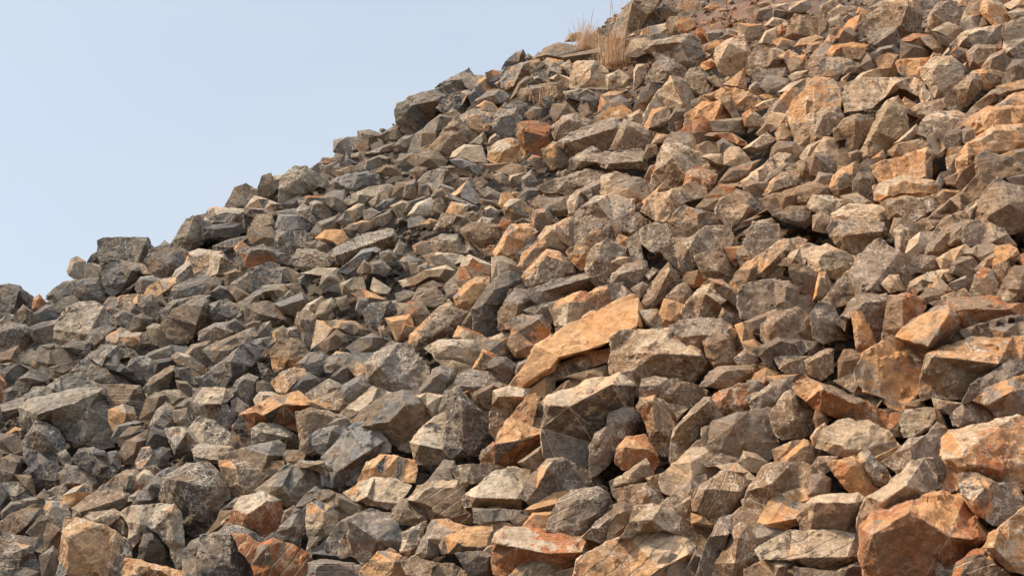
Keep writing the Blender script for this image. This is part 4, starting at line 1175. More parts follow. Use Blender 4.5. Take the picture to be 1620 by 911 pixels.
def rough_up(bm, R, rnd, amp, strata=None):
    # broken stone: facets tilt and step from cell to cell
    off = Vector((rnd.uniform(0, 90), rnd.uniform(0, 90), rnd.uniform(0, 90)))
    bm.normal_update()
    mv = []
    for v in bm.verts:
        p = v.co / R
        n1 = noise.noise(p * 1.7 + off)
        n2 = noise.noise(p * 4.2 + off * 1.3)
        n3 = noise.noise(p * 10.0 + off)
        # a stepped component makes conchoidal ledges instead of soft dough
        q = (n1 * 0.7 + n2 * 0.5)
        stp = (math.floor(q * 6) + min(1.0, (q * 6 - math.floor(q * 6)) * 2.5)) / 6.0
        d = amp * R * (0.45 * n2 + 0.6 * stp + 0.30 * n3)
        if strata:
            for scl, am in ((1.9, 0.26), (4.6, 0.22)):
                q3 = p * scl + off
                q3 = q3 + Vector((n2, n3, n1)) * 0.25
                cp = noise.voronoi(q3)[1][0]
                rv = noise.noise_vector(cp * 7.3)
                d += am * R * (q3 - cp).dot(rv) / scl * 0.75
        mv.append(v.co + v.normal * d)
    for v, c in zip(bm.verts, mv): v.co = c

def project(x, y, z):
    dz = z - CAM_Z
    fy = y * CP + dz * SP; up = -y * SP + dz * CP
    return W / 2 + FPX * x / fy, H / 2 - FPX * up / fy

def inside(p, P):
    x, y = p; c = False
    for (x1, y1), (x2, y2) in zip(P, P[1:] + P[:1]):
        if (y1 > y) != (y2 > y) and x < (x2 - x1) * (y - y1) / (y2 - y1) + x1: c = not c
    return c

def build_rock(r, fine):
    """bmesh of one rock in world axes about its base point; returns (bm, origin, face colours...)"""
    rnd = random.Random(r['i'] * 7919 + 13)
    r['R'] = [p for p in r['R'] if inside(p, r['P'])]
    P = r['P']; xs = [p[0] for p in P]; ys = [p[1] for p in P]
    cx, cy = r['c']
    hh = max(ys) - min(ys); ww = max(xs) - min(xs)
    Rpx = 0.5 * math.sqrt(max(hh, 4) * max(ww, 4))
    anchor_v = max(ys) - 0.30 * hh
    t0 = plane_t(cx, anchor_v, -0.22)
    R = Rpx * t0 / FPX
    origin = Vector((0, 0, CAM_Z)) + ray(cx, max(ys) - 0.1 * hh) * (t0 + 0.2 * R)
    def at(u, v, dep):
        return Vector((0, 0, CAM_Z)) + ray(u, v) * (t0 + dep * R) - origin
    if sum(P[i][0] * P[(i + 1) % len(P)][1] - P[(i + 1) % len(P)][0] * P[i][1] for i in range(len(P))) < 0:
        P = P[::-1]
    grow = 1.06 + 2.2 / Rpx
    P = [(cx + (u - cx) * grow, cy + (v - cy) * grow) for u, v in P]
    # broken outline: long edges get uneven extra corners
    Q = []
    for a, b in zip(P, P[1:] + P[:1]):
        Q.append(a)
        dx, dy = b[0] - a[0], b[1] - a[1]; L = math.hypot(dx, dy)
        k = (2 if L > 0.9 * Rpx else 1) if (fine and L > 0.45 * Rpx) else 0
        for m in range(1, k + 1):
            f = m / (k + 1) + rnd.uniform(-.1, .1); o_ = rnd.uniform(-.055, .035) * Rpx
            Q.append((a[0] + dx * f + dy / L * o_, a[1] + dy * f - dx / L * o_))
    P = Q
    kx = rnd.uniform(-0.25, 0.25)
    if r['code'][1] == 'd': kx = rnd.uniform(0.35, 0.65)      # its broad face looks away from the sun
    def ts(u, v): return (cy - v) / (hh / 2 + 1e-6), (u - cx) / (ww / 2 + 1e-6)
    n = len(P)
    uv = list(P); dep = []
    for (u, v) in P:
        t, s_ = ts(u, v)
        dep.append(0.30 + 0.42 * t + kx * s_ + rnd.uniform(-.09, .09))
    edges = [(a, (a + 1) % n) for a in range(n)]
    if r['R']:
        for q, (u, v) in enumerate(r['R']):
            t, s_ = ts(u, v)
            uv.append((u, v)); dep.append(-0.40 + 0.12 * t)
            if q: edges.append((n + q - 1, n + q))
        if len(r['R']) == 1:
            u, v = r['R'][0]
            uv.append((cx * .55 + u * .45 + rnd.uniform(-.08, .08) * Rpx, cy * .2 + (max(ys)) * .45 + v * .35)); dep.append(-0.30 + rnd.uniform(-.08, .1))
            edges.append((n, n + 1))
    else:
        c1_ = r['code'][0]
        if c1_ == 'd': tx, ty = rnd.uniform(-0.6, -0.3), rnd.uniform(-0.3, 0.1)      # a face turned from the light
        elif c1_ in 'to': tx, ty = rnd.uniform(0.0, 0.4), rnd.uniform(0.3, 0.7)
        else: tx, ty = rnd.uniform(-0.25, 0.4), rnd.uniform(-0.1, 0.6)
        if r['code'] == 'dd': tx = rnd.uniform(0.6, 0.8)
        k = rnd.uniform(0.5, 0.74)
        ring = []
        for jn, (u, v) in enumerate(P):
            if rnd.random() < 0.45: continue
            uu = cx + (u - cx) * k * rnd.uniform(.88, 1.1); vv = cy + (v - cy) * k * rnd.uniform(.88, 1.1)
            t, s_ = ts(uu, vv)
            ring.append(len(uv)); uv.append((uu, vv)); dep.append(-0.16 + ty * t * 0.8 + tx * s_ * 0.6)
        if len(ring) < 2:
            uv.append((cx, cy)); dep.append(-0.25)
    from mathutils.geometry import delaunay_2d_cdt
    res = delaunay_2d_cdt([Vector(p) for p in uv], edges, [list(range(n))], 1, 1e-4)
    ov, of, orig = res[0], res[2], res[3]
    bm = bmesh.new()
    front = []
    for q, p in enumerate(ov):
        if orig[q]: d = sum(dep[w] for w in orig[q]) / len(orig[q])
        else: d = 0.0
        front.append(bm.verts.new(at(p[0], p[1], d)))
    for f in of:
        try: bm.faces.new([front[w] for w in f])
        except ValueError: pass
    # sides and back follow the same outline, tapering away from the face that is seen
    lk = {}
    for q in range(len(ov)):
        for w in orig[q]: lk[w] = front[q]
    okring = all(w in lk for w in range(n))
    if okring:
        r1 = []; r2 = []
        for w, (u, v) in enumerate(P):
            t, s_ = ts(u, v)
            j1 = rnd.uniform(-.12, .12)
            r1.append(bm.verts.new(at(cx + (u - cx) * (0.93 + j1 * .2), cy + (v - cy) * 0.93, 1.0 + 0.3 * t + j1)))
            r2.append(bm.verts.new(at(cx + (u - cx) * 0.6, cy + (v - cy) * 0.6 + 0.25 * Rpx, 1.9 + 0.2 * t + rnd.uniform(-.1, .1))))
        cb_ = bm.verts.new(at(cx, cy + 0.35 * Rpx, 2.15))
        for w in range(n):
            x = (w + 1) % n
            for quad in ((lk[w], r1[w], r1[x], lk[x]), (r1[w], r2[w], r2[x], r1[x]), (r2[w], cb_, r2[x])):
                try: bm.faces.new(quad)
                except ValueError: pass
    bmesh.ops.recalc_face_normals(bm, faces=bm.faces[:])
    bmesh.ops.dissolve_limit(bm, angle_limit=math.radians(17), verts=bm.verts, edges=bm.edges)
    bm.normal_update()
    # chips knocked off a few corners
    for _ in range(4 if fine else 1):
        v = rnd.choice(list(bm.verts))
        if (v.co + origin - cam.location).length > (t0 * 1.0 + 0.6 * R) or any(not e.is_convex for e in v.link_edges): continue
        nrm = (v.normal + Vector((rnd.uniform(-.5, .5), rnd.uniform(-.5, .1), rnd.uniform(-.4, .4)))).normalized()
        off = R * rnd.uniform(0.03, 0.09)
        near = [f for f in bm.faces if any((w.co - v.co).length < R * 0.9 for w in f.verts)]
        cut = bmesh.ops.bisect_plane(bm, geom=bm.verts[:] + bm.edges[:] + bm.faces[:], plane_co=v.co - nrm * off, plane_no=nrm, clear_outer=True)
        ed = [e for e in cut['geom_cut'] if isinstance(e, bmesh.types.BMEdge)]
        if ed:
            try: bmesh.ops.holes_fill(bm, edges=ed, sides=0)
            except Exception: pass
    bm.normal_update()
    lay = bm.faces.layers.float.new('edge_')
    code = r['code']
    fcol = []
    ca, cb = code[0], code[1]
    ridge = sorted(r['R'])
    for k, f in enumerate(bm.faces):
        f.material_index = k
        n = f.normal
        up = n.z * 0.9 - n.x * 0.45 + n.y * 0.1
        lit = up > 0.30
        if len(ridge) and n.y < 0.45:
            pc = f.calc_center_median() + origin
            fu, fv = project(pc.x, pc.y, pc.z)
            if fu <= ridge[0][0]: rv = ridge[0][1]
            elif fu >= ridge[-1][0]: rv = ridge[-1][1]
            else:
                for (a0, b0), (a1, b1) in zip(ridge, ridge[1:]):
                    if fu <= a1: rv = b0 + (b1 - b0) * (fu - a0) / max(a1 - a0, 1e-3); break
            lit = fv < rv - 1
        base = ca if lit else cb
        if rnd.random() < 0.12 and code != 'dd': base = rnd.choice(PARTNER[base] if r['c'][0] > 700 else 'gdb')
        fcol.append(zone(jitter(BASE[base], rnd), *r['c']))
    if fine:
        bv = bmesh.ops.bevel(bm, geom=[e for e in bm.edges if len(e.link_faces) == 2 and e.calc_face_angle(0) > 0.45], offset=R * 0.013, segments=1, affect='EDGES', clamp_overlap=True)
        for f in bv['faces']:
            if f.is_valid: f[lay] = 1.0
    bmesh.ops.triangulate(bm, faces=bm.faces[:])
    subdiv_to(bm, R * ((0.095 if R > 0.3 else 0.13) if fine else 0.3), 6 if fine else 3)
    rough_up(bm, R, rnd, 0.048, fine)
    for f in bm.faces:
        if f.material_index >= len(fcol): f.material_index = 0
    return bm, origin, fcol, R, rnd

def finish_attrs(me, F):
    """F: dict of per-face arrays"""
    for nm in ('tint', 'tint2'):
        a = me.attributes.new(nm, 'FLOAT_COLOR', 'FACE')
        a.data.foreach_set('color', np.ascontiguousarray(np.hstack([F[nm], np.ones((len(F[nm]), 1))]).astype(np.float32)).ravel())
    for nm in ('seed', 'patch', 'vein', 'stripe', 'edge'):
        a = me.attributes.new(nm, 'FLOAT', 'FACE')
        a.data.foreach_set('value', F[nm].astype(np.float32))
    a = me.attributes.new('strata', 'FLOAT', 'POINT')
    a.data.foreach_set('value', F['strata'].astype(np.float32))

def rock_arrays(r, fine):
    bm, origin, fcol, R, rnd = build_rock(r, fine)
    bm.verts.index_update()
    V = np.array([v.co[:] for v in bm.verts], dtype=np.float64)
    T = np.array([[v.index for v in f.verts] for f in bm.faces], dtype=np.int64)
    fc = np.array(fcol)[np.array([f.material_index for f in bm.faces])]
    lay = bm.faces.layers.float['edge_']
    edg = np.array([f[lay] for f in bm.faces])
    bm.free()
    nf = len(T)
    code = r['code']
    c2 = rnd.choice(PARTNER[code[0]]) if code[0] == code[1] or rnd.random() < .4 else code[1]
    if r['c'][0] <= 640 and code[0] in 'gdby': c2 = rnd.choice('gdbbyg')
    if r['c'][0] > 640 and code[0] in 'gdy' and rnd.random() < 0.5: c2 = rnd.choice('btobbo')
    if code == 'dd': c2 = 'd'
    # direction of bedding seams, roughly across the long side of the rock
    ang = rnd.uniform(-0.5, 0.5)
    dirv = np.array([math.cos(ang), 0.25, math.sin(ang)]) if 's' in r['fl'] and rnd.random() < .5 else np.array([math.sin(ang) * .6, .3, math.cos(ang)])
    am = re.search(r'a(-?\d+)', r['fl'])
    if am:
        al = math.radians(float(am.group(1)))
        dirv = np.array([-math.sin(al), 0.12, math.cos(al)])
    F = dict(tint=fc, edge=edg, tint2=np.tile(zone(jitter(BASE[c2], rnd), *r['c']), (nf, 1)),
             seed=np.full(nf, rnd.uniform(0, 60)),
             patch=np.full(nf, rnd.uniform(0.28, 0.55) if code[0] in 'otr' and not 'g' in code else (rnd.uniform(0.30, 0.52) if c2 in 'or' else rnd.uniform(0.38, 0.74))),
             vein=np.full(nf, rnd.uniform(0.85, 1.0) if 'v' in r['fl'] else (rnd.uniform(0.2, 0.95) if rnd.random() < (.75 if code[0] != 'd' else .3) else 0.1)),
             stripe=np.full(nf, 0.9 if 's' in r['fl'] else (0.4 if (not fine and rnd.random() < .05) else 0.0)),
             strata=(V @ dirv) / (R * 0.36))
    return V, T, F, origin, R

def make_mesh(name, V, T, F, sharp=23):
    me = bpy.data.meshes.new(name)
    me.from_pydata(V.tolist(), [], T.tolist())
    me.update()
    finish_attrs(me, F)
    me.materials.append(M_ROCK)
    me.polygons.foreach_set('use_smooth', np.ones(len(T), dtype=bool))
    me.set_sharp_from_angle(angle=math.radians(sharp))
    return me

NSINGLE = 300
pile = []          # arrays for the single mass of small stones
LABELS = {
0: 'large orange block with a flat sunlit face and a narrow side',
101: 'large grey boulder with a flat pale tan top and dark end',
6: 'large rounded brown boulder webbed with fine pale lines',
40: 'orange-brown slab cut by several straight parallel grooves',
72: 'broad tan slab ruled with diagonal pale orange seams',
94: 'huge rounded rust-brown boulder at the foot of the pile',
257: 'large bright orange boulder marbled with whitish patches',
247: 'large golden brown rounded boulder with a smooth weathered face',
208: 'very long bright orange slab lying diagonally across the pile',
218: 'large brown block with a flat light tan top',
204: 'tall dark grey block with a thin orange top edge',
373: 'dark upright slab with a smooth curved face in shadow',
440: 'large plain grey slab shaped like a flat pyramid',
642: 'long smooth grey slab leaning diagonally uphill',
547: 'pale yellow tan boulder broken open on its front',
524: 'brick-red rounded rock standing out among grey stones',
267: 'squarish grey block perched on the skyline',
514: 'dark grey humped boulder lying on the skyline',
477: 'large grey peaked boulder on the skyline',
610: 'tall grey rock with a bright orange weathered face',
313: 'grey block crossed by thin white parallel seams',
161: 'orange-rimmed rock with a deep dark hollow under its edge',
155: 'long dark grey slab leaning diagonally with a thin edge',
637: 'golden tan block with a flat front and pointed upper corner',
311: 'long grey stone bar crossed by many short pale seams',
467: 'smooth wide grey boulder with a flat pale upper face',
64: 'grey slab with pale diagonal seams and a dark side',
235: 'long rust-brown wedge sloping down beside the golden boulder',
756: 'big orange-brown wedge with a broad flat face near the top edge',
701: 'tall smooth grey rock standing behind the dry grass',
197: 'dark grey upright rock split by one pale vertical vein',
634: 'bright orange rounded lump sitting high at the frame edge',
190: 'rust-brown rounded boulder with pale diagonal scratches',
248: 'large orange and brown long slanting rock touching, beside, pile side of the golden rounded boulder',
66: 'large tan and rust-red long flat rock close below the tall dark orange-topped block',
233: 'large dark grey and grey oblong rock close beside, sky side of the long rust-brown wedge',
548: 'large tan and grey flat-topped rock touching, below the pale yellow boulder',
88: 'large tan and brown striped long flat rock farther below the long rust-brown wedge',
177: 'large grey and brown flat-topped rock touching, below the rust-brown rounded boulder',
46: 'large grey flat-topped rock close beside, pile side of the orange slab with parallel grooves',
39: 'large grey and brown flat-topped rock touching, below, pile side of the mottled brown boulder',
201: 'large orange and rust-red tall rock touching, beside, sky side of the tall dark orange-topped block',
185: 'large grey and brown flat-topped rock touching, below the hollowed orange rock',
182: 'large grey and brown oblong rock close below, pile side of the hollowed orange rock',
418: 'large grey and brown chunky rock close above, sky side of the long rust-brown wedge',
98: 'large grey and tan long slanting rock touching, above the huge rust-brown boulder',
84: 'large dark grey and grey long slanting rock well below the smooth wide grey boulder',
256: 'large grey chunky rock touching, beside, sky side of the white-marbled orange boulder',
417: 'large dark grey and grey long flat rock farther below the orange-faced standing rock',
93: 'large tan and brown oblong rock touching, beside, sky side of the huge rust-brown boulder',
241: 'large tan oblong rock close above, pile side of the tan slab ruled with seams',
95: 'large grey oblong rock touching, below the white-marbled orange boulder',
258: 'large tan oblong rock touching, below the long rust-brown wedge',
742: 'large tan and orange chunky rock touching, beside, pile side of the orange-faced standing rock',
59: 'large brown and dark grey oblong rock farther below the long orange slab',
436: 'large grey and brown oblong rock touching, beside, pile side of the tan-topped brown block',
462: 'large brown and rust-red long flat rock close above, pile side of the golden rounded boulder',
74: 'large tan and brown long flat rock farther below the tan-topped brown block',
648: 'large grey and brown flat-topped rock touching, below, pile side of the long grey leaning slab',
77: 'large grey and brown striped flat-topped rock farther below, pile side of the tan-topped brown block',
283: 'large tan and brown oblong rock close above the pale-topped grey boulder',
56: 'large tan and brown striped oblong rock farther below the rust-brown rounded boulder',
36: 'large tan and rust-red flat-topped rock touching, above the orange slab with parallel grooves',
35: 'large grey and brown oblong rock close below the hollowed orange rock',
58: 'large tan and brown oblong rock close below, sky side of the tall dark orange-topped block',
580: 'large tan and brown oblong rock close beside, pile side of the pale yellow boulder',
186: 'large orange and brown flat-topped rock touching, beside, pile side of the mottled brown boulder',
234: 'large grey and brown chunky rock touching, beside, sky side of the long rust-brown wedge',
76: 'large brown pointed rock close beside, pile side of the tan slab ruled with seams',
406: 'large grey and brown long flat rock farther below, pile side of the pale yellow boulder',
232: 'mid-sized grey and brown long slanting rock close below, pile side of the tan-topped brown block',
713: 'mid-sized brown and tan tall rock farther above, pile side of the pale yellow boulder',
635: 'large orange long slanting rock touching, below the orange lump near the frame edge',
625: 'mid-sized brown long slanting rock touching, above, sky side of the flat golden-tan block',
779: 'mid-sized brown and tan long flat rock close beside, pile side of the orange-faced standing rock',
96: 'large orange tall rock close below the white-marbled orange boulder',
526: 'mid-sized grey and brown oblong rock close above the pale yellow boulder',
607: 'grey and brown long flat rock close above, sky side of the smooth wide grey boulder',
137: 'mid-sized tan long flat rock touching, above the mottled brown boulder',
67: 'orange and brown long flat rock farther below the dark upright rock with a pale vein',
196: 'mid-sized tan and olive-tan chunky rock close below, pile side of the rust-brown rounded boulder',
433: 'mid-sized tan and brown oblong rock close above, pile side of the tan-topped brown block',
601: 'mid-sized grey and tan flat-topped rock touching, beside, pile side of the pale yellow boulder',
302: 'mid-sized grey and brown oblong rock close above, sky side of the long dark leaning slab',
250: 'mid-sized orange and brown chunky rock touching, above the white-marbled orange boulder',
707: 'mid-sized brown and tan oblong rock farther above, sky side of the orange-faced standing rock',
441: 'mid-sized grey and brown flat-topped rock touching, below the grey pyramid-shaped slab',
219: 'grey and dark grey long flat rock touching, below, pile side of the tan-topped brown block',
375: 'mid-sized orange and brown oblong rock close above, pile side of the dark curved upright slab',
9: 'mid-sized orange and brown upright narrow rock touching, below, sky side of the mottled brown boulder',
85: 'mid-sized orange pointed rock farther below, sky side of the long rust-brown wedge',
389: 'mid-sized orange and brown long slanting rock close above, pile side of the rust-brown rounded boulder',
384: 'mid-sized tan and brown flat-topped rock close below the pale yellow boulder',
236: 'mid-sized orange and brown upright narrow rock touching, below the tan-topped brown block',
598: 'mid-sized grey and brown long slanting rock close beside, pile side of the pale yellow boulder',
47: 'mid-sized tan and brown long flat rock farther below the rust-brown rounded boulder',
380: 'mid-sized orange and brown flat-topped rock touching, above the long orange slab',
442: 'mid-sized rust-red and brown tall rock touching, above the golden rounded boulder',
773: 'tan striped flat-topped rock close above, sky side of the orange lump near the frame edge',
655: 'mid-sized grey long flat rock touching, above the smooth wide grey boulder',
1: 'mid-sized orange and grey striped flat-topped rock close beside, sky side of the flat-faced orange block',
640: 'mid-sized grey and brown long flat rock touching, below the flat golden-tan block',
780: 'mid-sized grey and brown flat-topped rock touching, above, pile side of the orange-faced standing rock',
199: 'mid-sized tan and brown tall rock close beside, sky side of the tall dark orange-topped block',
599: 'mid-sized grey and brown oblong rock farther beside, pile side of the pale yellow boulder',
378: 'mid-sized grey and dark grey long flat rock touching, above the long orange slab',
184: 'orange oblong rock close below, sky side of the dark upright rock with a pale vein',
264: 'mid-sized rust-red and orange long slanting rock close below the long rust-brown wedge',
216: 'mid-sized olive-tan and dark grey long slanting rock close above the grey slab with diagonal seams',
240: 'mid-sized orange and rust-red chunky rock touching, below, pile side of the tall dark orange-topped block',
415: 'tan and brown long flat rock close below, sky side of the smooth wide grey boulder',
528: 'mid-sized grey long flat rock touching, above the pale yellow boulder',
142: 'mid-sized grey and brown chunky rock touching, below, sky side of the pale-topped grey boulder',
3: 'mid-sized brown and olive-tan long flat rock touching, above the flat-faced orange block',
410: 'mid-sized grey and brown tall rock farther beside, sky side of the smooth wide grey boulder',
97: 'mid-sized rust-red and brown striped oblong rock touching, below, pile side of the huge rust-brown boulder',
639: 'mid-sized tan and orange long flat rock touching, below the flat golden-tan block',
466: 'mid-sized tan and olive-tan chunky rock touching, below, sky side of the smooth wide grey boulder',
596: 'mid-sized grey and tan chunky rock farther below, sky side of the orange-faced standing rock',
51: 'mid-sized orange oblong rock farther beside, pile side of the orange slab with parallel grooves',
224: 'mid-sized dark grey long flat rock close above, sky side of the long rust-brown wedge',
517: 'grey and brown oblong rock touching, below, pile side of the humped boulder on the skyline',
735: 'mid-sized orange oblong rock farther beside, sky side of the orange-faced standing rock',
160: 'mid-sized tan and grey flat-topped rock touching, below, sky side of the long dark leaning slab',
249: 'mid-sized brown and dark grey long slanting rock close above the white-marbled orange boulder',
296: 'mid-sized grey oblong rock close beside, pile side of the square block on the skyline',
787: 'orange long slanting rock touching, above, pile side of the orange lump near the frame edge',
68: 'orange and tan long slanting rock farther below the dark upright rock with a pale vein',
75: 'grey and dark grey long slanting rock well below, sky side of the long rust-brown wedge',
229: 'mid-sized rust-red flat-topped rock close below, pile side of the tan-topped brown block',
649: 'mid-sized grey and brown oblong rock touching, below the long grey leaning slab',
213: 'grey and tan long flat rock close below, sky side of the dark curved upright slab',
271: 'mid-sized brown and dark grey flat-topped rock touching, below the square block on the skyline',
444: 'mid-sized grey and dark grey chunky rock close below, sky side of the grey pyramid-shaped slab',
206: 'mid-sized orange and brown long slanting rock touching, below the long orange slab',
42: 'orange and tan flat-topped rock close above, pile side of the orange slab with parallel grooves',
178: 'mid-sized brown and orange flat-topped rock touching, beside, pile side of the hollowed orange rock',
448: 'mid-sized tan and brown long flat rock touching, below the long grey leaning slab',
405: 'mid-sized tan and grey oblong rock close below, pile side of the pale yellow boulder',
408: 'mid-sized brown and dark grey oblong rock close above, pile side of the tan-topped brown block',
760: 'mid-sized grey and brown chunky rock touching, beside, pile side of the big orange-brown wedge',
102: 'mid-sized brown and rust-red long flat rock touching, above the pale-topped grey boulder',
412: 'orange and brown long slanting rock farther beside, sky side of the smooth wide grey boulder',
385: 'mid-sized grey oblong rock touching, below, pile side of the dark curved upright slab',
239: 'grey and dark grey tall rock touching, beside, pile side of the tall dark orange-topped block',
530: 'mid-sized grey and brown long flat rock touching, above, sky side of the pale yellow boulder',
295: 'mid-sized brown oblong rock touching, beside, pile side of the square block on the skyline',
45: 'mid-sized grey long slanting rock close above, pile side of the orange slab with parallel grooves',
428: 'mid-sized orange flat-topped rock touching, above, pile side of the long orange slab',
716: 'mid-sized grey and brown chunky rock farther above, sky side of the orange-faced standing rock',
104: 'mid-sized grey long slanting rock touching, above, pile side of the pale-topped grey boulder',
679: 'mid-sized grey and tan striped flat-topped rock farther above, pile side of the brick-red rounded rock',
220: 'mid-sized grey long flat rock close beside, pile side of the tan-topped brown block',
420: 'mid-sized grey and brown long slanting rock close above the tan-topped brown block',
777: 'mid-sized tan and brown tall rock close above the orange lump near the frame edge',
82: 'mid-sized brown oblong rock close beside, pile side of the grey slab with diagonal seams',
734: 'mid-sized orange and brown long flat rock close beside, sky side of the orange-faced standing rock',
8: 'mid-sized tan flat-topped rock touching, above, pile side of the flat-faced orange block',
374: 'mid-sized grey and brown tall rock touching, beside, pile side of the dark curved upright slab',
103: 'mid-sized brown striped oblong rock touching, beside, pile side of the pale-topped grey boulder',
628: 'mid-sized grey and dark grey flat-topped rock close above, pile side of the flat golden-tan block',
276: 'mid-sized dark grey and grey flat-topped rock farther above, sky side of the pale-topped grey boulder',
366: 'mid-sized orange oblong rock close above the dark curved upright slab',
251: 'mid-sized grey and dark grey long flat rock touching, above the white-marbled orange boulder',
48: 'mid-sized grey and brown oblong rock farther below the rust-brown rounded boulder',
221: 'mid-sized brown flat-topped rock touching, beside, pile side of the tan-topped brown block',
602: 'mid-sized tan and olive-tan tall rock touching, beside, pile side of the pale yellow boulder',
576: 'mid-sized orange long flat rock farther beside, sky side of the orange-faced standing rock',
464: 'mid-sized grey and brown long flat rock close beside, pile side of the golden rounded boulder',
623: 'mid-sized grey and brown flat-topped rock touching, below, pile side of the orange-faced standing rock',
280: 'mid-sized brown flat-topped rock close above, sky side of the pale-topped grey boulder',
606: 'mid-sized grey and brown oblong rock touching, below the orange-faced standing rock',
416: 'mid-sized brown and dark grey oblong rock close beside, sky side of the grey pyramid-shaped slab',
10: 'small dark grey pointed rock close beside, pile side of the flat-faced orange block',
244: 'small orange and brown pointed rock close below, sky side of the long rust-brown wedge',
314: 'small dark grey and rust-red long flat rock farther above the long dark leaning slab',
167: 'small brown and orange chunky rock close beside, pile side of the long dark leaning slab',
5: 'small grey long slanting rock touching, beside, sky side of the mottled brown boulder',
179: 'small grey and dark grey long flat rock touching, below the hollowed orange rock',
515: 'small grey and dark grey oblong rock farther above, sky side of the brick-red rounded rock',
446: 'small grey and brown long slanting rock close above, pile side of the grey pyramid-shaped slab',
52: 'rust-red and grey long flat rock farther below the dark upright rock with a pale vein',
337: 'small grey and brown oblong rock close above, pile side of the long dark leaning slab',
41: 'small grey and dark grey tall rock farther beside, pile side of the mottled brown boulder',
7: 'small grey long flat rock touching, above, pile side of the flat-faced orange block',
192: 'small grey oblong rock touching, beside, pile side of the rust-brown rounded boulder',
763: 'small tan and grey long flat rock farther above the orange lump near the frame edge',
65: 'small dark grey pointed rock touching, below, pile side of the grey slab with diagonal seams',
300: 'small grey long flat rock farther below, pile side of the square block on the skyline',
253: 'small olive-tan and grey oblong rock touching, below the golden rounded boulder',
469: 'small tan and grey long flat rock well beside, sky side of the seamed stone bar',
572: 'small grey and brown chunky rock close above, pile side of the pale yellow boulder',
396: 'small brown long flat rock close above, sky side of the dark curved upright slab',
711: 'small grey and brown pointed rock well above, pile side of the pale yellow boulder',
89: 'mid-sized tan and brown long flat rock close beside, sky side of the huge rust-brown boulder',
774: 'small grey and brown long slanting rock farther above the long grey leaning slab',
626: 'small grey and tan tall rock touching, below, pile side of the orange-faced standing rock',
169: 'small grey long flat rock touching, beside, sky side of the rust-brown rounded boulder',
57: 'small grey and dark grey oblong rock farther below, pile side of the rust-brown rounded boulder',
299: 'small tan and rust-red oblong rock farther above the long dark leaning slab',
771: 'small brown long flat rock touching, above the orange-faced standing rock',
83: 'small grey upright narrow rock touching, above, sky side of the tan slab ruled with seams',
717: 'small grey and brown chunky rock close above, sky side of the orange-faced standing rock',
228: 'small orange and grey long slanting rock close beside, sky side of the long rust-brown wedge',
291: 'small tan and brown long flat rock farther below the square block on the skyline',
50: 'grey striped long flat rock close beside, pile side of the orange slab with parallel grooves',
317: 'small tan and brown oblong rock farther above the long dark leaning slab',
4: 'small brown and olive-tan long flat rock close beside, sky side of the mottled brown boulder',
193: 'small grey and brown long flat rock close below the dark curved upright slab',
318: 'small grey and dark grey chunky rock farther below the peaked boulder on the skyline',
383: 'small brown and orange oblong rock close below the pale yellow boulder',
176: 'small tan and brown long slanting rock touching, below, sky side of the rust-brown rounded boulder',
331: 'small grey and brown long flat rock farther below, sky side of the seamed stone bar',
359: 'small grey long flat rock touching, above the long dark leaning slab',
13: 'small grey flat-topped rock touching, below the mottled brown boulder',
24: 'small grey and brown oblong rock touching, below the pale-topped grey boulder',
525: 'small grey and brown oblong rock touching, beside, pile side of the brick-red rounded rock',
672: 'small grey and brown long flat rock close above the brick-red rounded rock',
516: 'small grey oblong rock close beside, pile side of the humped boulder on the skyline',
371: 'small orange oblong rock touching, beside, sky side of the dark curved upright slab',
573: 'small grey and brown long flat rock close above, pile side of the pale yellow boulder',
141: 'small brown long slanting rock touching, below, pile side of the pale-topped grey boulder',
382: 'small dark grey and grey oblong rock touching, above, pile side of the long orange slab',
14: 'small grey long slanting rock close above, sky side of the flat-faced orange block',
769: 'small orange long slanting rock farther beside, pile side of the big orange-brown wedge',
518: 'small grey flat-topped rock touching, above, sky side of the brick-red rounded rock',
11: 'mid-sized orange and rust-red long flat rock touching, beside, pile side of the flat-faced orange block',
273: 'small brown flat-topped rock close below, sky side of the square block on the skyline',
421: 'small brown and grey oblong rock close above, pile side of the long orange slab',
455: 'small orange and brown tall rock close below the long grey leaning slab',
458: 'mid-sized grey and tan tall rock farther below, pile side of the long grey leaning slab',
60: 'small grey and olive-tan long flat rock well below, pile side of the rust-brown rounded boulder',
69: 'small grey and dark grey flat-topped rock well below, pile side of the rust-brown rounded boulder',
714: 'small grey chunky rock farther below, pile side of the tall rock behind the dry grass',
246: 'small grey and brown long flat rock farther below, pile side of the tan-topped brown block',
723: 'small tan and brown oblong rock farther above the orange-faced standing rock',
23: 'small brown oblong rock close below, sky side of the pale-topped grey boulder',
585: 'small tan and brown striped long slanting rock far above the long rust-brown wedge',
644: 'small brown long slanting rock touching, below, sky side of the long grey leaning slab',
90: 'brown and dark grey long flat rock close beside, sky side of the huge rust-brown boulder',
521: 'small tan and orange chunky rock touching, below, sky side of the brick-red rounded rock',
663: 'small grey and dark grey oblong rock well above, sky side of the pale yellow boulder',
398: 'small grey and brown oblong rock close above the dark curved upright slab',
308: 'small grey and brown striped oblong rock close below the peaked boulder on the skyline',
265: 'small grey tall rock close below, pile side of the long rust-brown wedge',
443: 'small orange upright narrow rock touching, above, sky side of the golden rounded boulder',
483: 'small grey and brown long flat rock close above the seamed stone bar',
439: 'small grey oblong rock touching, above, sky side of the tan-topped brown block',
650: 'small orange and brown tall rock close above the smooth wide grey boulder',
189: 'small tan and brown striped long flat rock farther below the long dark leaning slab',
70: 'mid-sized brown long flat rock close below, sky side of the grey slab with diagonal seams',
301: 'small grey and brown long flat rock farther above, sky side of the hollowed orange rock',
376: 'small orange and brown long slanting rock close above, sky side of the long orange slab',
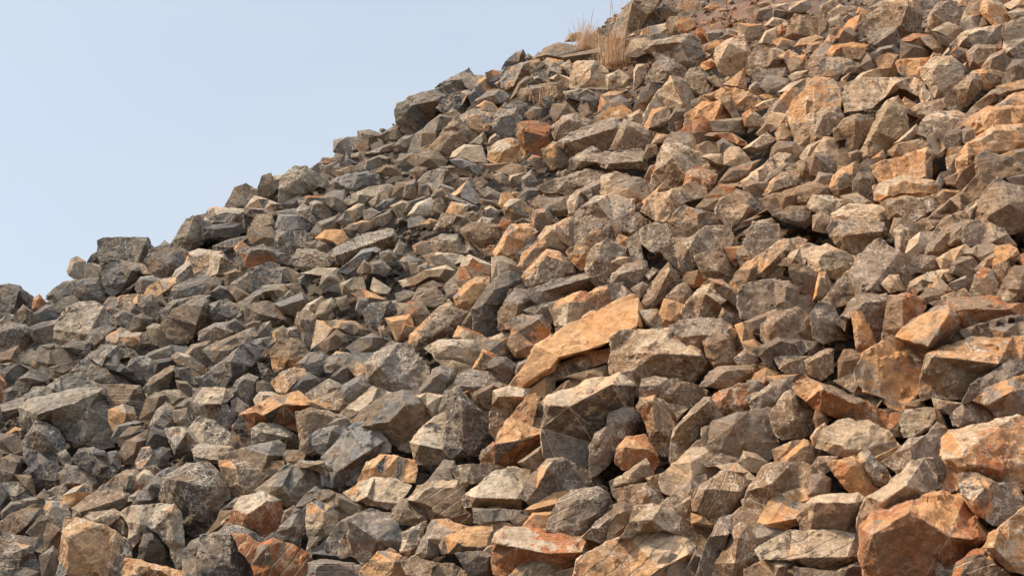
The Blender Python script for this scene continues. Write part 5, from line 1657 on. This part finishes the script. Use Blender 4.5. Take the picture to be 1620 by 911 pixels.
770: 'small orange and brown long flat rock close below, sky side of the big orange-brown wedge',
110: 'small brown and dark grey long slanting rock farther above the mottled brown boulder',
175: 'small orange and brown pointed rock close beside, pile side of the hollowed orange rock',
740: 'small grey long slanting rock touching, beside, sky side of the orange-faced standing rock',
669: 'small grey and brown long slanting rock close above the brick-red rounded rock',
78: 'small grey and brown long slanting rock farther below the tan-topped brown block',
543: 'small grey long flat rock close beside, sky side of the pale yellow boulder',
603: 'small tan and brown oblong rock close below, pile side of the pale yellow boulder',
162: 'small orange and brown oblong rock touching, above, pile side of the hollowed orange rock',
450: 'small tan and brown long flat rock close beside, pile side of the grey pyramid-shaped slab',
153: 'small brown and dark grey flat-topped rock close below, sky side of the pale-topped grey boulder',
140: 'small grey and brown oblong rock touching, below, pile side of the pale-topped grey boulder',
211: 'small dark grey flat-topped rock close below the dark curved upright slab',
527: 'small brown flat-topped rock touching, below, pile side of the brick-red rounded rock',
729: 'small grey and brown pointed rock close above the orange-faced standing rock',
348: 'small grey and brown oblong rock close above the rust-brown rounded boulder',
377: 'small brown and tan chunky rock close below, sky side of the pale yellow boulder',
581: 'small rust-red striped pointed rock farther beside, pile side of the pale yellow boulder',
414: 'small orange and brown tall rock farther beside, sky side of the smooth wide grey boulder',
390: 'small grey and tan striped oblong rock close above, pile side of the rust-brown rounded boulder',
457: 'small rust-red and tan chunky rock farther below the long grey leaning slab',
608: 'small brown and dark grey long flat rock farther below the orange-faced standing rock',
80: 'small tan and brown long slanting rock close above the tan slab ruled with seams',
463: 'small dark grey long flat rock close beside, pile side of the golden rounded boulder',
766: 'small grey and rust-red oblong rock close above the orange lump near the frame edge',
657: 'small grey and brown long flat rock close above, sky side of the grey pyramid-shaped slab',
226: 'small grey and brown striped flat-topped rock touching, above, sky side of the long rust-brown wedge',
106: 'small grey and dark grey long flat rock well below the square block on the skyline',
447: 'small grey and brown tall rock close beside, pile side of the smooth wide grey boulder',
772: 'small orange oblong rock close below the big orange-brown wedge',
775: 'small grey and brown oblong rock close above the orange lump near the frame edge',
2: 'small orange and tan tall rock touching, above, sky side of the flat-faced orange block',
180: 'small grey oblong rock close beside, pile side of the hollowed orange rock',
688: 'small grey and brown long flat rock close beside, sky side of the brick-red rounded rock',
338: 'small grey long flat rock close above the long dark leaning slab',
198: 'small grey flat-topped rock farther beside, pile side of the rust-brown rounded boulder',
387: 'small grey and tan oblong rock touching, below the dark curved upright slab',
651: 'small dark grey flat-topped rock close below, sky side of the flat golden-tan block',
785: 'small grey and brown long flat rock close above, pile side of the flat golden-tan block',
173: 'small grey oblong rock touching, below, sky side of the rust-brown rounded boulder',
157: 'small grey striped flat-topped rock touching, below, pile side of the long dark leaning slab',
532: 'small grey and brown long flat rock close below the humped boulder on the skyline',
757: 'small grey oblong rock touching, below, sky side of the big orange-brown wedge',
49: 'small grey and brown striped tall rock well below the rust-brown rounded boulder',
86: 'small orange and tan long flat rock farther below, sky side of the long rust-brown wedge',
605: 'small orange and brown long slanting rock close below, sky side of the orange-faced standing rock',
451: 'small grey and dark grey oblong rock close below the long grey leaning slab',
}
for k, r in enumerate(ROCKS):
    if k < NSINGLE:
        V, T, F, origin, R = rock_arrays(r, True)
        me = make_mesh("rock", V, T, F)
        o = link_mesh("rock", me)
        o.location = origin
        tag(o, LABELS.get(r['i'], 'rock'), "rock", "broken rocks heaped on the slope")
    else:
        V, T, F, origin, R = rock_arrays(r, False)
        pile.append((V + np.array(origin), T, F))

# ------------------------------------------------------------------ rubble between and beyond the traced rocks
def template(seed, nf=1):
    rnd = random.Random(seed)
    bm = bmesh.new()
    sx, sy, sz = 1.0, rnd.uniform(0.6, 0.95), rnd.uniform(0.4, 0.75)
    for _ in range(rnd.randint(8, 13)):
        v = Vector((rnd.gauss(0, 1), rnd.gauss(0, 1), rnd.gauss(0, 1))).normalized()
        m = max(abs(v.x), abs(v.y), abs(v.z)); v = v * (0.45 + 0.55 / m * 0.8)
        bm.verts.new((v.x * sx, v.y * sy, v.z * sz))
    bmesh.ops.convex_hull(bm, input=bm.verts[:])
    bmesh.ops.delete(bm, geom=[v for v in bm.verts if not v.link_faces], context='VERTS')
    bmesh.ops.bevel(bm, geom=bm.edges[:], offset=0.04, segments=1, affect='EDGES')
    bmesh.ops.triangulate(bm, faces=bm.faces[:])
    subdiv_to(bm, 0.55, 2)
    rough_up(bm, 1.0, rnd, 0.07)
    bm.verts.index_update()
    V = np.array([v.co[:] for v in bm.verts]); T = np.array([[v.index for v in f.verts] for f in bm.faces])
    N = np.array([f.normal[:] for f in bm.faces])
    bm.free()
    return V, T
TEMPL = [template(s) for s in range(36)]

def scatter(x, y, size, rnd, lift, palette, temps=None):
    z = ground_z(x, y)
    pu, pv = project(x, y, z)
    V, T = rnd.choice(temps or TEMPL)
    R = Matrix.Rotation(rnd.uniform(0, 6.28), 3, 'Z') @ Matrix.Rotation(rnd.uniform(-.7, .7), 3, 'X') @ Matrix.Rotation(rnd.uniform(-.7, .7), 3, 'Y')
    A = np.array(R) * size * 0.5
    Vw = V @ A.T + np.array([x, y, z + lift * size])
    nf = len(T)
    c = rnd.choice(palette); c2 = rnd.choice(PARTNER[c])
    F = dict(edge=np.zeros(nf), tint=np.tile(zone(jitter(BASE[c], rnd, .2), pu, pv), (nf, 1)), tint2=np.tile(zone(jitter(BASE[c2], rnd, .2), pu, pv), (nf, 1)),
             seed=np.full(nf, rnd.uniform(0, 60)), patch=np.full(nf, rnd.uniform(0.3, 0.7)),
             vein=np.full(nf, rnd.choice((0.0, .3, .7))), stripe=np.full(nf, 0.6 if rnd.random() < .03 else 0.0),
             strata=Vw[:, 2] / (size * 0.14))
    pile.append((Vw, T, F))

rnd = random.Random(99)
n_s = 0
x = -17.0
while x < 17.0:
    y = 4.0
    while y < 34.0:
        st = 0.19 + 0.006 * max(0, y - 6)
        px, py = x + rnd.uniform(-.5, .5) * st, y + rnd.uniform(-.5, .5) * st
        y += st
        s = beyond(px, py)
        if s > 1.6: continue
        z = ground_z(px, py)
        if z < -0.1: continue
        u, v = project(px, py, z)
        outside = u < -25 or u > W + 25 or v > H + 40 or v < -30
        if outside and (u < -420 or u > W + 520 or v > H + 330 or v < -330): continue
        if soil_amount(px, py) > 0.3 and rnd.random() < 0.93: continue
        warm = min(1.0, max(0.0, (u - 350) / 900.0))
        pal = ('ggbdy' if warm > .3 else 'ggddbg') + ('gdg' if warm < .4 else 'bto') + ('btr' if warm > .75 else '')
        if outside:
            q = rnd.random()
            sz = rnd.uniform(.35, .95)
            if s < -0.5 and q < 0.42: scatter(px, py, sz, rnd, 0.15 + rnd.uniform(.2, .85) * SINK / sz, pal); n_s += 1
            elif q < 0.8: scatter(px, py, rnd.uniform(.15, .35), rnd, 0.5, pal); n_s += 1
            continue
        if s > -0.25:
            scatter(px, py, rnd.uniform(.12, .24), rnd, 0.1, pal)
        else:
            scatter(px, py, rnd.choice((.12, .15, .19, .24, .28)) * rnd.uniform(.85, 1.2), rnd, 0.18, pal)
        n_s += 1
    x += 0.21
def grit_template(seed):
    rnd = random.Random(seed + 500)
    bm = bmesh.new()
    for _ in range(8): bm.verts.new((rnd.uniform(-1, 1), rnd.uniform(-.8, .8), rnd.uniform(-.6, .6)))
    bmesh.ops.convex_hull(bm, input=bm.verts[:])
    bmesh.ops.delete(bm, geom=[v for v in bm.verts if not v.link_faces], context='VERTS')
    bmesh.ops.triangulate(bm, faces=bm.faces[:])
    bm.verts.index_update()
    V = np.array([v.co[:] for v in bm.verts]); T = np.array([[v.index for v in f.verts] for f in bm.faces])
    bm.free(); return V, T
GRIT = [grit_template(q) for q in range(16)]
for _ in range(9000):
    v_ = rnd.uniform(60, H + 40); u_ = rnd.uniform(-60, W + 60)
    p = hit(u_, v_, SINK)
    if beyond(p.x, p.y) > -0.3: continue
    scatter(p.x, p.y, rnd.uniform(.03, .10) * (0.6 + p.y / 16), rnd, rnd.uniform(.1, 1.2), 'gbydbt', GRIT)
for _ in range(350):
    a_ = rnd.uniform(0, 6.28); d_ = rnd.uniform(0, 2.6)
    scatter(SOIL.x + math.cos(a_) * d_, SOIL.y + math.sin(a_) * d_, rnd.uniform(.05, .22), rnd, 0.15, 'rbbrot', GRIT)
print("scattered", n_s)

def merge_pile():
    Vs, Ts = [], []; Fs = {k: [] for k in ('tint', 'tint2', 'seed', 'patch', 'vein', 'stripe', 'strata', 'edge')}
    o = 0
    for V, T, F in pile:
        Vs.append(V); Ts.append(T + o); o += len(V)
        for k in Fs: Fs[k].append(F[k])
    F = {k: np.concatenate(v) for k, v in Fs.items()}
    return np.vstack(Vs), np.vstack(Ts), F
V, T, F = merge_pile()
print("pile tris", len(T))
me = bpy.data.meshes.new("rubble")
me.vertices.add(len(V)); me.vertices.foreach_set('co', V.astype(np.float32).ravel())
me.loops.add(len(T) * 3); me.loops.foreach_set('vertex_index', T.astype(np.int32).ravel())
me.polygons.add(len(T)); me.polygons.foreach_set('loop_start', (np.arange(len(T)) * 3).astype(np.int32))
me.update(calc_edges=True)
finish_attrs(me, F)
me.materials.append(M_ROCK)
me.polygons.foreach_set('use_smooth', np.ones(len(T), dtype=bool))
me.set_sharp_from_angle(angle=math.radians(22))
tag(link_mesh("rubble", me), "smaller broken stones filling the gaps of the rock pile", "rubble", kind='stuff')

# ------------------------------------------------------------------ terrain under the rocks, and the ground around it
def terrain():
    X = np.concatenate([np.linspace(-60, -19, 50), np.arange(-18.8, 18.8, 0.14), np.linspace(19, 45, 30)]); Y = np.concatenate([np.arange(2, 30, 0.14), np.linspace(30.2, 75, 60)])
    nx, ny = len(X), len(Y)
    V = []; red = []
    for yy in Y:
        for xx in X:
            z = ground_z(xx, yy)
            if z > 16: z = 16 + (z - 16) * 0.15
            z += 0.05 * noise.noise(Vector((xx * 2, yy * 2, 0))) + soil_amount(xx, yy) * (0.22 * noise.noise(Vector((xx * 1.6, yy * 1.6, 5))) + 0.14 * noise.noise(Vector((xx * 4.1, yy * 4.1, 5))))
            V.append((xx, yy, max(z, -1.5)))
            red.append(min(1.0, soil_amount(xx, yy) * 1.6))
    T = []
    for j in range(ny - 1):
        for i in range(nx - 1):
            a = j * nx + i
            T.append((a, a + 1, a + nx + 1, a + nx))
    me = bpy.data.meshes.new("slope_terrain")
    me.from_pydata(V, [], T); me.update()
    at = me.attributes.new('red', 'FLOAT', 'POINT'); at.data.foreach_set('value', np.array(red, dtype=np.float32))
    me.materials.append(M_SOIL)
    me.polygons.foreach_set('use_smooth', np.ones(len(T), dtype=bool))
    o = link_mesh("terrain", me); tag(o, kind='structure')
terrain()
me = bpy.data.meshes.new("ground")
me.from_pydata([(-1500, -1500, 0), (1500, -1500, 0), (1500, 1500, 0), (-1500, 1500, 0)], [], [(0, 1, 2, 3)])
at = me.attributes.new('red', 'FLOAT', 'POINT'); at.data.foreach_set('value', np.full(4, 0.3, dtype=np.float32))
me.materials.append(M_SOIL)
tag(link_mesh("ground", me), kind='structure')

# ------------------------------------------------------------------ dry grass
def grass_material():
    T = NT("dry_straw")
    rv = T.n("ShaderNodeNewGeometry").outputs['Random Per Island']
    c = T.mix(rv, (0.40, 0.24, 0.12), (0.78, 0.52, 0.29))
    T.t.links.new(c, T.b.inputs['Base Color']); T.b.inputs['Roughness'].default_value = 0.8
    return T.m
M_GRASS = grass_material()

def tuft(u, v, wpx, hpx, n, label, lean=0.22, spread=1.0, tfix=-0.25):
    t = plane_t(u, v) + tfix
    base = Vector((0, 0, CAM_Z)) + ray(u, v) * t
    sc_ = t / FPX
    rnd = random.Random(int(u * 31 + v))
    V = []; Fc = []
    for _ in range(n):
        bx = rnd.gauss(0, 0.33) * wpx * sc_; by = rnd.gauss(0, 0.25) * wpx * sc_
        hgt = hpx * sc_ * rnd.uniform(0.3, 0.8) if rnd.random() < .8 else hpx * sc_ * rnd.uniform(.7, 1.05)
        lx = rnd.gauss(0.03, lean) * hgt * spread; ly = rnd.gauss(0, lean) * hgt
        w = rnd.uniform(0.0018, 0.0045)
        a = rnd.uniform(0, 3.14); dx, dy = math.cos(a) * w, math.sin(a) * w
        seg = 4; b0 = len(V)
        for q in range(seg + 1):
            f = q / seg; ww = (1 - f * 0.75)
            if f > 0.7 and rnd.random() < .5: ww = 1.6         # seed head
            x = bx + lx * f * f; y = by + ly * f * f; z = hgt * f - 0.25 * (abs(lx)) * f * f
            V.append((x - dx * ww, y - dy * ww, z)); V.append((x + dx * ww, y + dy * ww, z))
        for q in range(seg):
            k = b0 + 2 * q
            Fc.append((k, k + 1, k + 3, k + 2))
    me = bpy.data.meshes.new("grass_tuft"); me.from_pydata(V, [], Fc); me.update()
    me.materials.append(M_GRASS)
    o = link_mesh("grass_tuft", me); o.location = base
    tag(o, label, "dry grass", "dry grass tufts near the top of the pile")

tuft(929, 78, 30, 52, 460, "golden dry grass tuft standing against the sky at the pile's edge", 0.22)
tuft(972, 104, 38, 66, 620, "broad straw-coloured grass tuft hanging in front of the tall pale grey rock")
tuft(1004, 50, 40, 48, 420, "brownish dry grass tuft growing over the face of the tall grey rock", 0.2)
tuft(1084, 16, 34, 26, 260, "short tawny grass tuft beside the bare red earth", 0.25)
tuft(862, 166, 24, 44, 90, "thin sparse grass tuft among small grey rocks below the crest", 0.25)
